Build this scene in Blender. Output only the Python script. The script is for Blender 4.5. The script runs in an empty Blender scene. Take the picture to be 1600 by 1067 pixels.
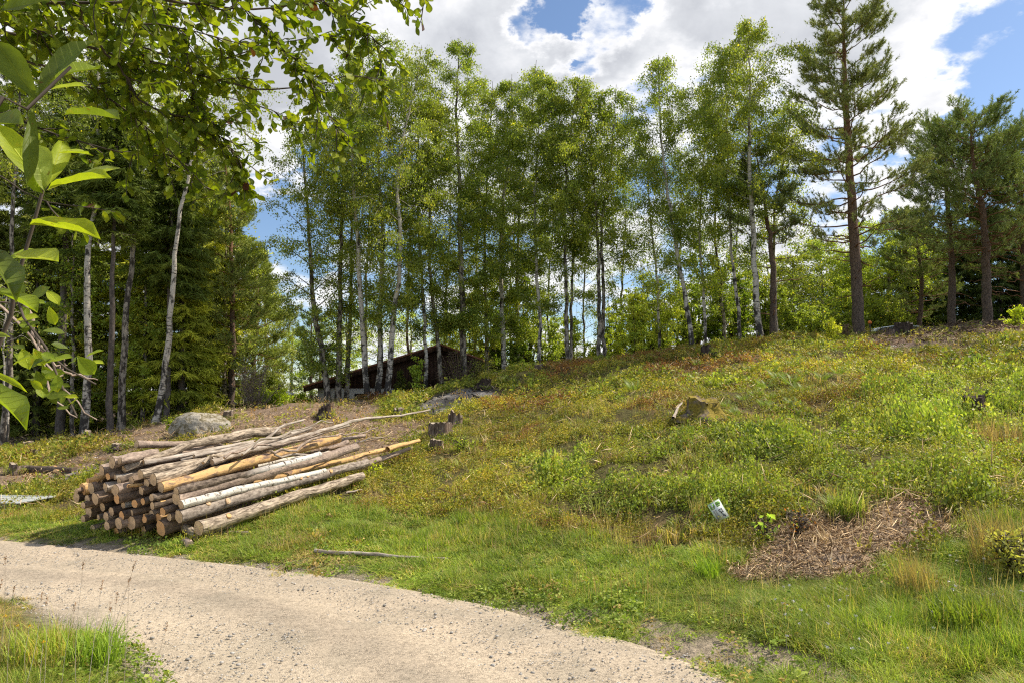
import bpy, math
import numpy as np
from mathutils import Vector

C = bpy.context.scene.collection
sc = bpy.context.scene
R = math.radians

# ------------------------------------------------------------------ camera
FPX = 1067.0
PITCH = math.atan(91.5 / FPX)
EYE = np.array([0.0, 0.0, 1.70])
cam_d = bpy.data.cameras.new("camera")
cam_d.lens = 24.0
cam_d.sensor_width = 36.0
cam_d.clip_start = 0.05
cam_d.clip_end = 6000
cam = bpy.data.objects.new("camera", cam_d)
C.objects.link(cam)
cam.location = EYE
cam.rotation_euler = (math.pi / 2 + PITCH, 0, 0)
sc.camera = cam

def ray(px, py):
    """direction of a photo pixel, scaled so that its world Y is 1"""
    a = (np.asarray(px, float) - 800) / FPX
    b = (533.5 - np.asarray(py, float)) / FPX
    cy, sy = math.cos(PITCH), math.sin(PITCH)
    y = cy - b * sy
    z = sy + b * cy
    return a / y, z / y

def P(px, py, D):
    x, z = ray(px, py)
    return np.array([x * D, D, EYE[2] + z * D])

def unit_dir(px, py):
    x, z = ray(px, py)
    v = np.array([x, 1.0, z])
    return v / np.linalg.norm(v)

def to_px(x, y, z):
    cy, sy = math.cos(PITCH), math.sin(PITCH)
    zz = z - EYE[2]
    d = y * cy + zz * sy
    u = -y * sy + zz * cy
    d = np.maximum(d, 0.05)
    return 800 + FPX * x / d, 533.5 - FPX * u / d

# ------------------------------------------------------------------ world, sun, exposure
SUN_AZ = R(70)        # to the right of the view axis (+Y)
SUN_EL = R(50)
sun_vec = Vector((math.sin(SUN_AZ) * math.cos(SUN_EL), math.cos(SUN_AZ) * math.cos(SUN_EL), math.sin(SUN_EL)))
sd = bpy.data.lights.new("sun", 'SUN')
sd.energy = 5.0
sd.angle = R(0.6)
sd.color = (1.0, 0.92, 0.79)
so = bpy.data.objects.new("sun", sd)
C.objects.link(so)
so.rotation_euler = sun_vec.to_track_quat('Z', 'Y').to_euler()

w = bpy.data.worlds.new("World")
sc.world = w
w.use_nodes = True
nt = w.node_tree
nt.nodes.clear()

class NB:
    """tiny helper to wire shader nodes"""
    def __init__(self, tree): self.t = tree
    def n(self, typ, **kw):
        nd = self.t.nodes.new(typ)
        ins = kw.pop('ins', {})
        for k, v in kw.items(): setattr(nd, k, v)
        for k, v in ins.items():
            s = nd.inputs[k]
            if isinstance(v, bpy.types.NodeSocket): self.t.links.new(v, s)
            else: s.default_value = v
        return nd
    def math(self, op, a, b=0.0, c=None, clamp=False):
        nd = self.n('ShaderNodeMath', operation=op, use_clamp=clamp)
        for i, v in enumerate((a, b) if c is None else (a, b, c)):
            if isinstance(v, bpy.types.NodeSocket): self.t.links.new(v, nd.inputs[i])
            else: nd.inputs[i].default_value = v
        return nd.outputs[0]
    def vmath(self, op, a, b=None, out=0):
        nd = self.n('ShaderNodeVectorMath', operation=op)
        for i, v in enumerate((a, b)):
            if v is None: continue
            if isinstance(v, bpy.types.NodeSocket): self.t.links.new(v, nd.inputs[i])
            else: nd.inputs[i].default_value = v
        return nd.outputs[out]
    def noise(self, vec, scale, detail=3, rough=0.55, dist=0.0, out=0):
        nd = self.n('ShaderNodeTexNoise', ins={'Vector': vec, 'Scale': scale, 'Detail': detail, 'Roughness': rough, 'Distortion': dist})
        return nd.outputs[out]
    def ramp(self, fac, stops, interp='LINEAR'):
        nd = self.n('ShaderNodeValToRGB', ins={'Fac': fac})
        cr = nd.color_ramp
        cr.interpolation = interp
        while len(cr.elements) < len(stops): cr.elements.new(0.5)
        for e, (p, c) in zip(cr.elements, stops):
            e.position = p
            e.color = (c, c, c, 1) if isinstance(c, (int, float)) else (*c, 1)
        return nd.outputs[0]
    def mix(self, fac, a, b, mode='MIX'):
        nd = self.n('ShaderNodeMix', data_type='RGBA', blend_type=mode)
        for s, v in ((nd.inputs[0], fac), (nd.inputs[6], a), (nd.inputs[7], b)):
            if isinstance(v, bpy.types.NodeSocket): self.t.links.new(v, s)
            elif isinstance(v, (int, float)): s.default_value = v
            else: s.default_value = (*v, 1)
        return nd.outputs[2]
    def sep(self, v):
        return self.n('ShaderNodeSeparateXYZ', ins={0: v}).outputs
    def comb(self, x, y, z):
        return self.n('ShaderNodeCombineXYZ', ins={0: x, 1: y, 2: z}).outputs[0]

b = NB(nt)
dirv = b.n('ShaderNodeTexCoord').outputs['Generated']
sky = b.n('ShaderNodeTexSky', sky_type='NISHITA', sun_disc=False)
sky.sun_elevation = SUN_EL
sky.sun_rotation = SUN_AZ
sky.altitude = 200
sky.air_density = 1.0
sky.dust_density = 0.4
sky.ozone_density = 3.0
sx, sy_, sz = b.sep(dirv)
zc = b.math('MAXIMUM', sz, 0.0)
den = b.math('ADD', zc, 0.30)
pv = b.comb(b.math('DIVIDE', sx, den), b.math('DIVIDE', sy_, den), 0.0)
n1 = b.noise(pv, 3.1, 10, 0.58, 0.1)
n2 = b.noise(b.vmath('ADD', pv, (4.3, 1.7, 2.0)), 1.6, 4, 0.5)
cover = b.math('ADD', b.math('MULTIPLY_ADD', n1, 1.05, -0.19), b.math('MULTIPLY', n2, 0.32))
wn = b.n('ShaderNodeTexNoise', ins={'Vector': pv, 'Scale': 4.5, 'Detail': 7.0, 'Roughness': 0.62}).outputs['Color']
dirp = b.vmath('NORMALIZE', b.vmath('ADD', dirv, b.vmath('MULTIPLY', b.vmath('SUBTRACT', wn, (0.5, 0.5, 0.5)), (0.34, 0.34, 0.34))))
# where the cloud deck opens and where it thickens: (px, py, angular radius deg, amount)
for (qx, qy, rad, amt) in [(1590, 210, 10, -0.24), (1490, 30, 7, 0.12), (470, 290, 6, -0.22), (640, 300, 6, -0.15), (300, 60, 16, 0.15), (430, 160, 6, 0.10), (800, 300, 12, -0.10),
                           (1120, 290, 8, -0.22), (1250, 240, 5, -0.15), (800, 130, 9, 0.14), (1000, 60, 6, 0.12), (1480, 20, 4, 0.10), (840, 25, 2.6, -0.26), (930, 12, 3.0, -0.28), (440, 510, 5, -0.10),
                           (1000, 100, 14, 0.13), (1300, 60, 13, 0.16), (660, 60, 12, 0.12), (1370, 170, 5, 0.10), (1150, 420, 6, 0.1), (1290, 310, 6, 0.13),
                           (960, 400, 10, 0.13), (395, 300, 3, 0.08), (420, 190, 4, 0.10), (1420, 180, 3, 0.08), (600, 420, 9, 0.06)]:
    d = unit_dir(qx, qy)
    dt = b.vmath('DOT_PRODUCT', dirp, tuple(d), out=1)
    c0 = math.cos(R(rad))
    f = b.n('ShaderNodeMapRange', interpolation_type='SMOOTHSTEP', ins={0: dt, 1: math.cos(R(rad * 1.5)), 2: math.cos(R(rad * 0.25)), 3: 0.0, 4: amt}).outputs[0]
    cover = b.math('ADD', cover, f)
cmask = b.n('ShaderNodeMapRange', interpolation_type='SMOOTHSTEP', ins={0: cover, 1: 0.455, 2: 0.60, 3: 0.0, 4: 1.0}).outputs[0]
shade_n = b.noise(b.vmath('ADD', pv, (1.3, 7.7, 0.0)), 3.6, 8, 0.6, 0.3)
thick = b.n('ShaderNodeMapRange', ins={0: cover, 1: 0.55, 2: 0.85, 3: 0.25, 4: -0.22}).outputs[0]
sh = b.math('ADD', shade_n, thick)
ccol = b.ramp(sh, [(0.25, (0.58, 0.60, 0.65)), (0.44, (0.76, 0.78, 0.82)), (0.62, (0.98, 0.98, 1.0)), (0.8, (1.15, 1.14, 1.13))])
skyc = b.vmath('MULTIPLY', sky.outputs[0], (0.125, 0.122, 0.115))
skyc = b.mix(1.0, skyc, (1.0, 1.02, 1.08), 'MULTIPLY')
CLOUD = 0.84
cl = b.vmath('MULTIPLY', ccol, (CLOUD, CLOUD, CLOUD))
colr = b.mix(cmask, skyc, cl)
bg = b.n('ShaderNodeBackground', ins={'Color': colr, 'Strength': 1.0})
wo = b.n('ShaderNodeOutputWorld')
nt.links.new(bg.outputs[0], wo.inputs[0])

sc.view_settings.view_transform = 'Standard'
sc.view_settings.look = 'None'
sc.view_settings.gamma = 1.0
sc.view_settings.exposure = 0.32
sc.cycles.max_bounces = 5
sc.cycles.diffuse_bounces = 3
sc.cycles.glossy_bounces = 2
sc.cycles.transmission_bounces = 3
sc.cycles.transparent_max_bounces = 4
sc.cycles.caustics_reflective = False
sc.cycles.caustics_refractive = False
sc.cycles.use_denoising = False
sc.cycles.sample_clamp_indirect = 4.0
sc.cycles.filter_width = 1.2

# ------------------------------------------------------------------ numeric helpers
def rng(s): return np.random.default_rng(s)

_perm = rng(5).random((256, 256))
def vnoise(x, y, s=0):
    x = np.asarray(x, float) + s * 17.31; y = np.asarray(y, float) + s * 9.77
    xi = np.floor(x).astype(int); yi = np.floor(y).astype(int)
    fx = x - xi; fy = y - yi
    fx = fx * fx * (3 - 2 * fx); fy = fy * fy * (3 - 2 * fy)
    a = _perm[xi % 256, yi % 256]; b_ = _perm[(xi + 1) % 256, yi % 256]
    c = _perm[xi % 256, (yi + 1) % 256]; d = _perm[(xi + 1) % 256, (yi + 1) % 256]
    return (a * (1 - fx) + b_ * fx) * (1 - fy) + (c * (1 - fx) + d * fx) * fy
def fbm(x, y, s=0, o=4):
    t = 0; a = 0.5; n = 0
    for i in range(o):
        t = t + a * vnoise(np.asarray(x) * 2 ** i, np.asarray(y) * 2 ** i, s + i); n += a; a *= 0.5
    return t / n
def sstep(a, b_, x):
    t = np.clip((np.asarray(x, float) - a) / (b_ - a), 0, 1)
    return t * t * (3 - 2 * t)
def norm(v):
    return v / np.maximum(np.linalg.norm(v, axis=-1, keepdims=True), 1e-9)

# ------------------------------------------------------------------ mesh helpers
def mk(name, V, F, mat, parent=None, org=None, col=None, uv=None, smooth=False, mats=None, midx=None):
    V = np.asarray(V, np.float32); F = np.asarray(F, np.int32)
    if org is not None: V = V - np.asarray(org, np.float32)
    me = bpy.data.meshes.new(name)
    k = F.shape[1]; m = len(F)
    me.vertices.add(len(V)); me.vertices.foreach_set('co', np.ascontiguousarray(V, np.float32).ravel())
    me.loops.add(m * k); me.loops.foreach_set('vertex_index', F.ravel())
    me.polygons.add(m)
    me.polygons.foreach_set('loop_start', np.arange(0, m * k, k, dtype=np.int32))
    if midx is not None: me.polygons.foreach_set('material_index', np.asarray(midx, np.int32))
    if smooth: me.polygons.foreach_set('use_smooth', np.ones(m, bool))
    for x in (mats or [mat]): me.materials.append(x)
    if uv is not None:
        l = me.uv_layers.new(name='UVMap')
        l.data.foreach_set('uv', np.asarray(uv, np.float32)[F.ravel()].ravel())
    if col is not None:
        a = me.color_attributes.new('Col', 'BYTE_COLOR', 'POINT')
        c = np.ones((len(V), 4), np.float32); c[:, :3] = np.clip(col, 0, 1)
        a.data.foreach_set('color', c.ravel())
    me.update(calc_edges=True)
    o = bpy.data.objects.new(name, me)
    C.objects.link(o)
    if parent is not None: o.parent = parent
    return o

def tag(o, label=None, cat=None, group=None, kind=None):
    if label: o['label'] = label
    if cat: o['category'] = cat
    if group: o['group'] = group
    if kind: o['kind'] = kind
    return o

def thing(name, loc, label, cat, group=None):
    o = bpy.data.objects.new(name, None)
    o.empty_display_size = 0.2
    C.objects.link(o)
    o.location = [float(v) for v in loc]
    return tag(o, label, cat, group)

class Acc:
    """collects triangle / quad soup"""
    def __init__(self): self.V = []; self.F = []; self.U = []; self.K = []; self.n = 0
    def add(self, V, F, U=None, K=None):
        V = np.asarray(V, float); F = np.asarray(F, int)
        if F.shape[1] == 4:
            F = np.concatenate([F[:, [0, 1, 2]], F[:, [0, 2, 3]]])
        self.V.append(V); self.F.append(F + self.n); self.n += len(V)
        self.U.append(np.zeros((len(V), 2)) if U is None else U)
        self.K.append(np.ones((len(V), 3)) * 0.5 if K is None else np.broadcast_to(K, (len(V), 3)))
    def build(self, name, mat, parent=None, org=None, smooth=True, col=False):
        return mk(name, np.concatenate(self.V), np.concatenate(self.F), mat, parent, org,
                  col=np.concatenate(self.K) if col else None, uv=np.concatenate(self.U), smooth=smooth)

def catmull(pts, n):
    p = np.asarray(pts, float)
    if len(p) == 2:
        t = np.linspace(0, 1, n)[:, None]
        return p[0] * (1 - t) + p[1] * t
    q = np.vstack([2 * p[0] - p[1], p, 2 * p[-1] - p[-2]])
    seg = np.linalg.norm(np.diff(p, axis=0), axis=1); cum = np.r_[0, np.cumsum(seg)]
    out = []
    for s in np.linspace(0, cum[-1], n):
        i = min(np.searchsorted(cum, s, 'right') - 1, len(p) - 2)
        t = (s - cum[i]) / seg[i]
        a, b_, c, d = q[i], q[i + 1], q[i + 2], q[i + 3]
        out.append(0.5 * ((2 * b_) + (-a + c) * t + (2 * a - 5 * b_ + 4 * c - d) * t * t + (-a + 3 * b_ - 3 * c + d) * t ** 3))
    return np.array(out)

def tube(path, rad, sides=8, r=None, bump=0.0, v0=0.0):
    """returns V, F(quads), UV for a swept tube; UV in metres"""
    p = np.asarray(path, float); n = len(p)
    rad = np.broadcast_to(np.asarray(rad, float), (n,))
    T = norm(np.gradient(p, axis=0))
    ref = np.array([0.0, 0, 1]) if abs(T[:, 2]).mean() < 0.8 else np.array([1.0, 0, 0])
    A = norm(np.cross(T, ref)); B = np.cross(T, A)
    th = np.linspace(0, 2 * np.pi, sides + 1)
    rr = rad[:, None] * np.ones(sides + 1)
    if bump and r is not None:
        z = r.normal(0, bump, (n, sides)); z[1:] = 0.5 * z[1:] + 0.5 * z[:-1]
        z = np.hstack([z, z[:, :1]])
        rr = rr * (1 + z)
    V = p[:, None, :] + rr[..., None] * (np.cos(th)[None, :, None] * A[:, None, :] + np.sin(th)[None, :, None] * B[:, None, :])
    L = np.r_[0, np.cumsum(np.linalg.norm(np.diff(p, axis=0), axis=1))] + v0
    U = np.stack([np.broadcast_to(th[None, :] / (2 * np.pi) * 2 * np.pi * rad.mean(), (n, sides + 1)), np.broadcast_to(L[:, None], (n, sides + 1))], -1)
    i = np.arange(n - 1)[:, None] * (sides + 1) + np.arange(sides)[None, :]
    F = np.stack([i, i + 1, i + sides + 2, i + sides + 1], -1).reshape(-1, 4)
    return V.reshape(-1, 3), F, U.reshape(-1, 2)

def instance(tv, tf, pos, rz, scale, col, r, leafid=None, leafvar=0.15, tilt=0.0, slope=None, vcol=None):
    """numpy instancing of a template (tv verts, tf tris) -> V, F, Col.  scale: (N,) or (N,3)"""
    N = len(pos); n = len(tv)
    sc_ = np.asarray(scale, float)
    if sc_.ndim == 1: sc_ = np.repeat(sc_[:, None], 3, 1)
    c, s = np.cos(rz), np.sin(rz)
    x = tv[None, :, 0] * sc_[:, 0:1]; y = tv[None, :, 1] * sc_[:, 1:2]; z = tv[None, :, 2] * sc_[:, 2:3]
    X = x * c[:, None] - y * s[:, None]; Y = x * s[:, None] + y * c[:, None]
    if tilt:
        ax = r.normal(0, tilt, (N, 2))
        X = X + z * ax[:, 0:1]; Y = Y + z * ax[:, 1:2]
    if slope is not None:
        z = z + X * slope[:, 0:1] + Y * slope[:, 1:2]
    V = np.stack([X, Y, z], -1) + pos[:, None, :]
    F = tf[None] + (np.arange(N) * n)[:, None, None]
    K = np.repeat(col[:, None, :], n, 1)
    if leafid is not None:
        lv = 1 + r.normal(0, leafvar, (N, leafid.max() + 1))
        K = K * lv[:, leafid][..., None]
    if vcol is not None: K = K * vcol[None]
    return V.reshape(-1, 3), F.reshape(-1, 3), np.clip(K, 0.0, 1).reshape(-1, 3)

def leaves(cen, size, r, down=0.5, aspect=0.62, fold=0.18, nb=(0, 0, 0.4)):
    """rhombus leaves at cen (N,3); returns V (4N), F (2N tris)"""
    N = len(cen)
    ax = r.normal(0, 1, (N, 3)); ax[:, 2] -= down * 2.0; ax = norm(ax)
    nr = r.normal(0, 1, (N, 3)) + np.array(nb); 
    sd_ = norm(np.cross(ax, nr)); up = np.cross(sd_, ax)
    L = (size * (0.7 + 0.6 * r.random(N)))[:, None]
    W = L * aspect
    tip = cen + ax * L * 0.5; base = cen - ax * L * 0.5
    mid = cen - ax * L * 0.05
    V = np.stack([base, mid + sd_ * W * 0.5 + up * W * fold, tip, mid - sd_ * W * 0.5 + up * W * fold], 1).reshape(-1, 3)
    i = np.arange(N)[:, None] * 4
    F = np.concatenate([i + np.array([0, 1, 2]), i + np.array([0, 2, 3])], 1).reshape(-1, 3)
    return V, F

# ------------------------------------------------------------------ materials
MATS = {}
def newmat(name):
    m = bpy.data.materials.new(name); m.use_nodes = True
    m.node_tree.nodes.clear()
    MATS[name] = m
    return m, NB(m.node_tree)
def finish(m, bb, shader, disp=None):
    o = bb.n('ShaderNodeOutputMaterial')
    m.node_tree.links.new(shader, o.inputs[0])
def princ(bb, col, rough=0.8, normal=None, spec=0.3, metal=0.0):
    ins = {'Base Color': col if isinstance(col, bpy.types.NodeSocket) else (*col, 1), 'Roughness': rough, 'Metallic': metal}
    p = bb.n('ShaderNodeBsdfPrincipled', ins=ins)
    p.inputs['Specular IOR Level'].default_value = spec
    if normal is not None: bb.t.links.new(normal, p.inputs['Normal'])
    return p.outputs[0]
def bumpn(bb, h, strength=0.5, dist=0.02):
    return bb.n('ShaderNodeBump', ins={'Height': h, 'Strength': strength, 'Distance': dist}).outputs[0]

def leafmat(name, trans=0.42, rough=0.45, tcol=(1.15, 1.25, 0.45), spec=0.25, const=None, gain=(1, 1, 1)):
    m, bb = newmat(name)
    col = bb.n('ShaderNodeVertexColor', layer_name='Col').outputs[0] if const is None else bb.n('ShaderNodeRGB').outputs[0]
    if const is not None: col.default_value = (*const, 1)
    col = bb.mix(1.0, col, gain, 'MULTIPLY')
    tc = bb.mix(1.0, col, tcol, 'MULTIPLY')
    p = princ(bb, col, rough, spec=spec)
    t = bb.n('ShaderNodeBsdfTranslucent', ins={'Color': tc})
    mx = bb.n('ShaderNodeMixShader', ins={0: trans, 1: p, 2: t.outputs[0]})
    finish(m, bb, mx.outputs[0])
    return m
M_leaf = leafmat('tree_leaves', 0.5, gain=(2.25, 2.08, 1.7))
M_needle = leafmat('needles', 0.2, 0.55, (1.1, 1.2, 0.5), 0.15, gain=(2.45, 2.2, 1.7))
M_cover = leafmat('ground_plants', 0.42, 0.5, gain=(2.0, 1.7, 1.5))
M_grass = leafmat('grass_blades', 0.45, 0.5, (1.15, 1.2, 0.5), gain=(1.9, 1.6, 1.45))
M_litter = leafmat('litter', 0.1, 0.8, (1, 1, 1), 0.1, gain=(1.3, 1.22, 1.12))

def barkmat(name, kind):
    m, bb = newmat(name)
    uv = bb.n('ShaderNodeUVMap').outputs[0]
    obj = bb.n('ShaderNodeTexCoord').outputs['Object']
    u, v, _ = bb.sep(uv)
    if kind == 'birch':
        q = bb.comb(bb.math('MULTIPLY', u, 2.2), bb.math('MULTIPLY', v, 13.0), 0.0)
        dash = bb.noise(bb.vmath('ADD', q, obj), 1.6, 5, 0.62)
        q3 = bb.vmath('MULTIPLY', obj, (5.0, 5.0, 2.6))
        blk = bb.noise(q3, 1.0, 5, 0.62)
        hf = bb.n('ShaderNodeMapRange', ins={0: v, 1: 0.0, 2: 3.2, 3: 0.13, 4: 0.0}).outputs[0]
        dk = bb.ramp(bb.math('SUBTRACT', dash, bb.math('MULTIPLY', hf, 0.3)), [(0.36, 1.0), (0.43, 0.0)])
        dk2 = bb.ramp(bb.math('SUBTRACT', blk, hf), [(0.38, 1.0), (0.46, 0.0)])
        dd = bb.math('MAXIMUM', dk, dk2)
        tint = bb.noise(obj, 1.3, 3)
        white = bb.mix(tint, (0.42, 0.36, 0.29), (0.70, 0.64, 0.55))
        col = bb.mix(dd, white, (0.045, 0.038, 0.032))
        sh = princ(bb, col, 0.75, bumpn(bb, bb.math('SUBTRACT', 1.0, dd), 0.5, 0.015))
    elif kind == 'darkbirch':
        q3 = bb.vmath('MULTIPLY', obj, (8.0, 8.0, 3.5))
        blk = bb.noise(q3, 1.0, 5, 0.65)
        dk2 = bb.ramp(blk, [(0.46, 1.0), (0.56, 0.0)])
        col = bb.mix(dk2, (0.40, 0.34, 0.27), (0.06, 0.048, 0.038))
        sh = princ(bb, col, 0.85, bumpn(bb, blk, 0.6, 0.02))
    elif kind == 'pine':
        q = bb.comb(bb.math('MULTIPLY', u, 9.0), bb.math('MULTIPLY', v, 4.0), 0.0)
        vor = bb.n('ShaderNodeTexVoronoi', feature='DISTANCE_TO_EDGE', ins={'Vector': bb.vmath('ADD', q, bb.vmath('MULTIPLY', obj, (0.4, 0.4, 0.4))), 'Scale': 2.2}).outputs[0]
        nz = bb.noise(bb.vmath('MULTIPLY', obj, (6, 6, 3)), 2.0, 5)
        hf = bb.n('ShaderNodeMapRange', ins={0: v, 1: 1.5, 2: 9.0, 3: 0.0, 4: 1.0}).outputs[0]
        up = bb.mix(hf, (0.21, 0.155, 0.115), (0.36, 0.18, 0.09))
        lo = bb.mix(hf, (0.07, 0.05, 0.04), (0.16, 0.08, 0.045))
        col = bb.mix(nz, lo, up)
        cr = bb.ramp(vor, [(0.0, 0.35), (0.09, 1.0)])
        col = bb.mix(1.0, col, cr, 'MULTIPLY')
        sh = princ(bb, col, 0.9, bumpn(bb, cr, 0.7, 0.02))
    elif kind == 'spruce':
        nz = bb.noise(bb.vmath('MULTIPLY', obj, (9, 9, 4)), 1.5, 5, 0.65)
        col = bb.ramp(nz, [(0.3, (0.055, 0.042, 0.034)), (0.7, (0.20, 0.165, 0.14))])
        sh = princ(bb, col, 0.9, bumpn(bb, nz, 0.6, 0.02))
    elif kind == 'twig':
        nz = bb.noise(obj, 9.0, 3)
        col = bb.ramp(nz, [(0.3, (0.045, 0.034, 0.026)), (0.7, (0.13, 0.10, 0.075))])
        sh = princ(bb, col, 0.85)
    finish(m, bb, sh)
    return m
M_birch = barkmat('birch_bark', 'birch')
M_dbirch = barkmat('rough_birch_bark', 'darkbirch')
M_pine = barkmat('pine_bark', 'pine')
M_spruce = barkmat('spruce_bark', 'spruce')
M_twig = barkmat('twig_bark', 'twig')

def logmat(name, c1, c2, kind='plain', c3=None, s=1.0):
    m, bb = newmat(name)
    uv = bb.n('ShaderNodeUVMap').outputs[0]
    u, v, _ = bb.sep(uv)
    rnd = bb.n('ShaderNodeObjectInfo').outputs['Random']
    off = bb.math('MULTIPLY', rnd, 37.0)
    if kind == 'fissured':
        q = bb.comb(bb.math('MULTIPLY', u, 44.0 * s), bb.math('MULTIPLY', v, 9.0 * s), off)
        nz = bb.noise(q, 1.0, 5, 0.62, 0.7)
        col = bb.ramp(nz, [(0.36, c2), (0.5, tuple(0.5 * (a + d) for a, d in zip(c1, c2))), (0.62, c1)])
        h = nz
    elif kind == 'birch':
        q = bb.comb(bb.math('MULTIPLY', u, 7.0), bb.math('MULTIPLY', v, 26.0), off)
        nz = bb.noise(q, 1.0, 4, 0.6)
        q2 = bb.comb(bb.math('MULTIPLY', u, 5.0), bb.math('MULTIPLY', v, 3.4), off)
        n2_ = bb.noise(q2, 1.0, 4, 0.65)
        k = bb.math('MAXIMUM', bb.ramp(nz, [(0.34, 1.0), (0.42, 0.0)]), bb.ramp(n2_, [(0.33, 1.0), (0.40, 0.0)]))
        if c3: k = bb.math('MAXIMUM', k, bb.n('ShaderNodeMapRange', ins={0: v, 1: c3[0], 2: c3[1], 3: 1.0, 4: 0.0}).outputs[0])
        base = bb.mix(bb.noise(uv, 6.0, 3), tuple(0.72 * a for a in c1), c1)
        dk_ = bb.ramp(bb.noise(bb.comb(bb.math('MULTIPLY', u, 20.0), bb.math('MULTIPLY', v, 12.0), off), 1.5, 5, .7), [(.38, c2), (.62, (.26, .20, .15))])
        col = bb.mix(k, base, dk_)
        h = bb.math('ADD', bb.math('SUBTRACT', 1.0, k), bb.math('MULTIPLY', nz, 1.2))
    elif kind == 'patchy':
        q = bb.comb(bb.math('MULTIPLY', u, 16.0), bb.math('MULTIPLY', v, 7.0), off)
        nz = bb.noise(q, 1.0, 6, 0.68)
        g = bb.math('ADD', nz, bb.math('MULTIPLY', bb.noise(bb.comb(u, bb.math('MULTIPLY', v, 0.8), off), 2.0, 2), 0.5))
        k = bb.ramp(g, [(0.75, 0.0), (0.87, 1.0)])
        base = bb.mix(bb.noise(uv, 14.0, 4), tuple(0.7 * a for a in c1), c1)
        spk = bb.ramp(bb.noise(q, 3.0, 3), [(0.30, 0.45), (0.40, 1.0)])
        base = bb.mix(1.0, base, spk, 'MULTIPLY')
        col = bb.mix(k, base, c2)
        h = nz
    else:
        q = bb.comb(bb.math('MULTIPLY', u, 14.0), bb.math('MULTIPLY', v, 9.0), off)
        nz = bb.noise(q, 1.6, 6, 0.68)
        col = bb.ramp(nz, [(0.33, c2), (0.66, c1)])
        h = nz
    finish(m, bb, princ(bb, col, 0.85, bumpn(bb, h, 0.8, 0.012), spec=0.2))
    return m
LM = {
    'grey': logmat('grey_bark', (0.48, 0.40, 0.32), (0.12, 0.09, 0.07)),
    'fiss': logmat('fissured_grey_bark', (0.60, 0.48, 0.35), (0.09, 0.065, 0.045), 'fissured'),
    'orange': logmat('peeled_orange_bark', (0.80, 0.50, 0.21), (0.26, 0.17, 0.12), 'patchy'),
    'birch': logmat('white_birch_bark', (0.78, 0.72, 0.62), (0.06, 0.045, 0.035), 'birch'),
    'dbirch': logmat('dark_birch_bark', (0.78, 0.73, 0.66), (0.055, 0.04, 0.03), 'birch', (0.9, 1.5)),
    'pinkgrey': logmat('pinkish_grey_bark', (0.50, 0.38, 0.29), (0.15, 0.11, 0.09)),
    'pale': logmat('pale_dry_bark', (0.58, 0.50, 0.41), (0.24, 0.18, 0.13), 'fissured', None, 0.6),
    'dark': logmat('dark_bark', (0.19, 0.14, 0.10), (0.035, 0.026, 0.02)),
    'brown': logmat('brown_bark', (0.33, 0.23, 0.155), (0.07, 0.05, 0.036)),
}
m, bb = newmat('cut_wood')
uv = bb.n('ShaderNodeUVMap').outputs[0]
rr_ = bb.vmath('LENGTH', uv, out=1)
wv = bb.math('SINE', bb.math('MULTIPLY', bb.math('ADD', rr_, bb.math('MULTIPLY', bb.noise(uv, 12.0, 2), 0.012)), 700.0))
cw = bb.mix(bb.math('MULTIPLY_ADD', wv, 0.2, 0.4), (0.86, 0.62, 0.38), (0.64, 0.42, 0.24))
cw = bb.mix(bb.ramp(bb.noise(uv, 9.0, 4), [(0.4, 0.0), (0.75, 0.7)]), cw, (0.25, 0.17, 0.11))
_a = bb.vmath('NORMALIZE', uv)
_ck = bb.ramp(bb.noise(bb.vmath('ADD', _a, bb.comb(bb.math('MULTIPLY', bb.n('ShaderNodeObjectInfo').outputs['Random'], 40.0), 0.0, 0.0)), 4.5, 3, .6), [(.475, 0.0), (.495, 1.0), (.505, 1.0), (.525, 0.0)])
cw = bb.mix(bb.math('MULTIPLY', _ck, .6), cw, (.10, .06, .035))
finish(m, bb, princ(bb, cw, 0.85, spec=0.15))
M_cut = m
m, bb = newmat('orange_cut_wood')
uv = bb.n('ShaderNodeUVMap').outputs[0]
cw = bb.mix(bb.noise(uv, 14.0, 4), (0.78, 0.36, 0.12), (0.68, 0.46, 0.25))
finish(m, bb, princ(bb, cw, 0.85, spec=0.15))
M_cut2 = m

def flat(name, c, rough=0.7, var=0.25, scale=6.0, metal=0.0, spec=0.3, bump=0.3):
    m, bb = newmat(name)
    ob = bb.n('ShaderNodeTexCoord').outputs['Object']
    nz = bb.noise(ob, scale, 5, 0.6)
    col = bb.mix(nz, tuple(x * (1 - var) for x in c), tuple(min(1, x * (1 + var)) for x in c))
    finish(m, bb, princ(bb, col, rough, bumpn(bb, nz, bump, 0.01), spec, metal))
    return m
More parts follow.
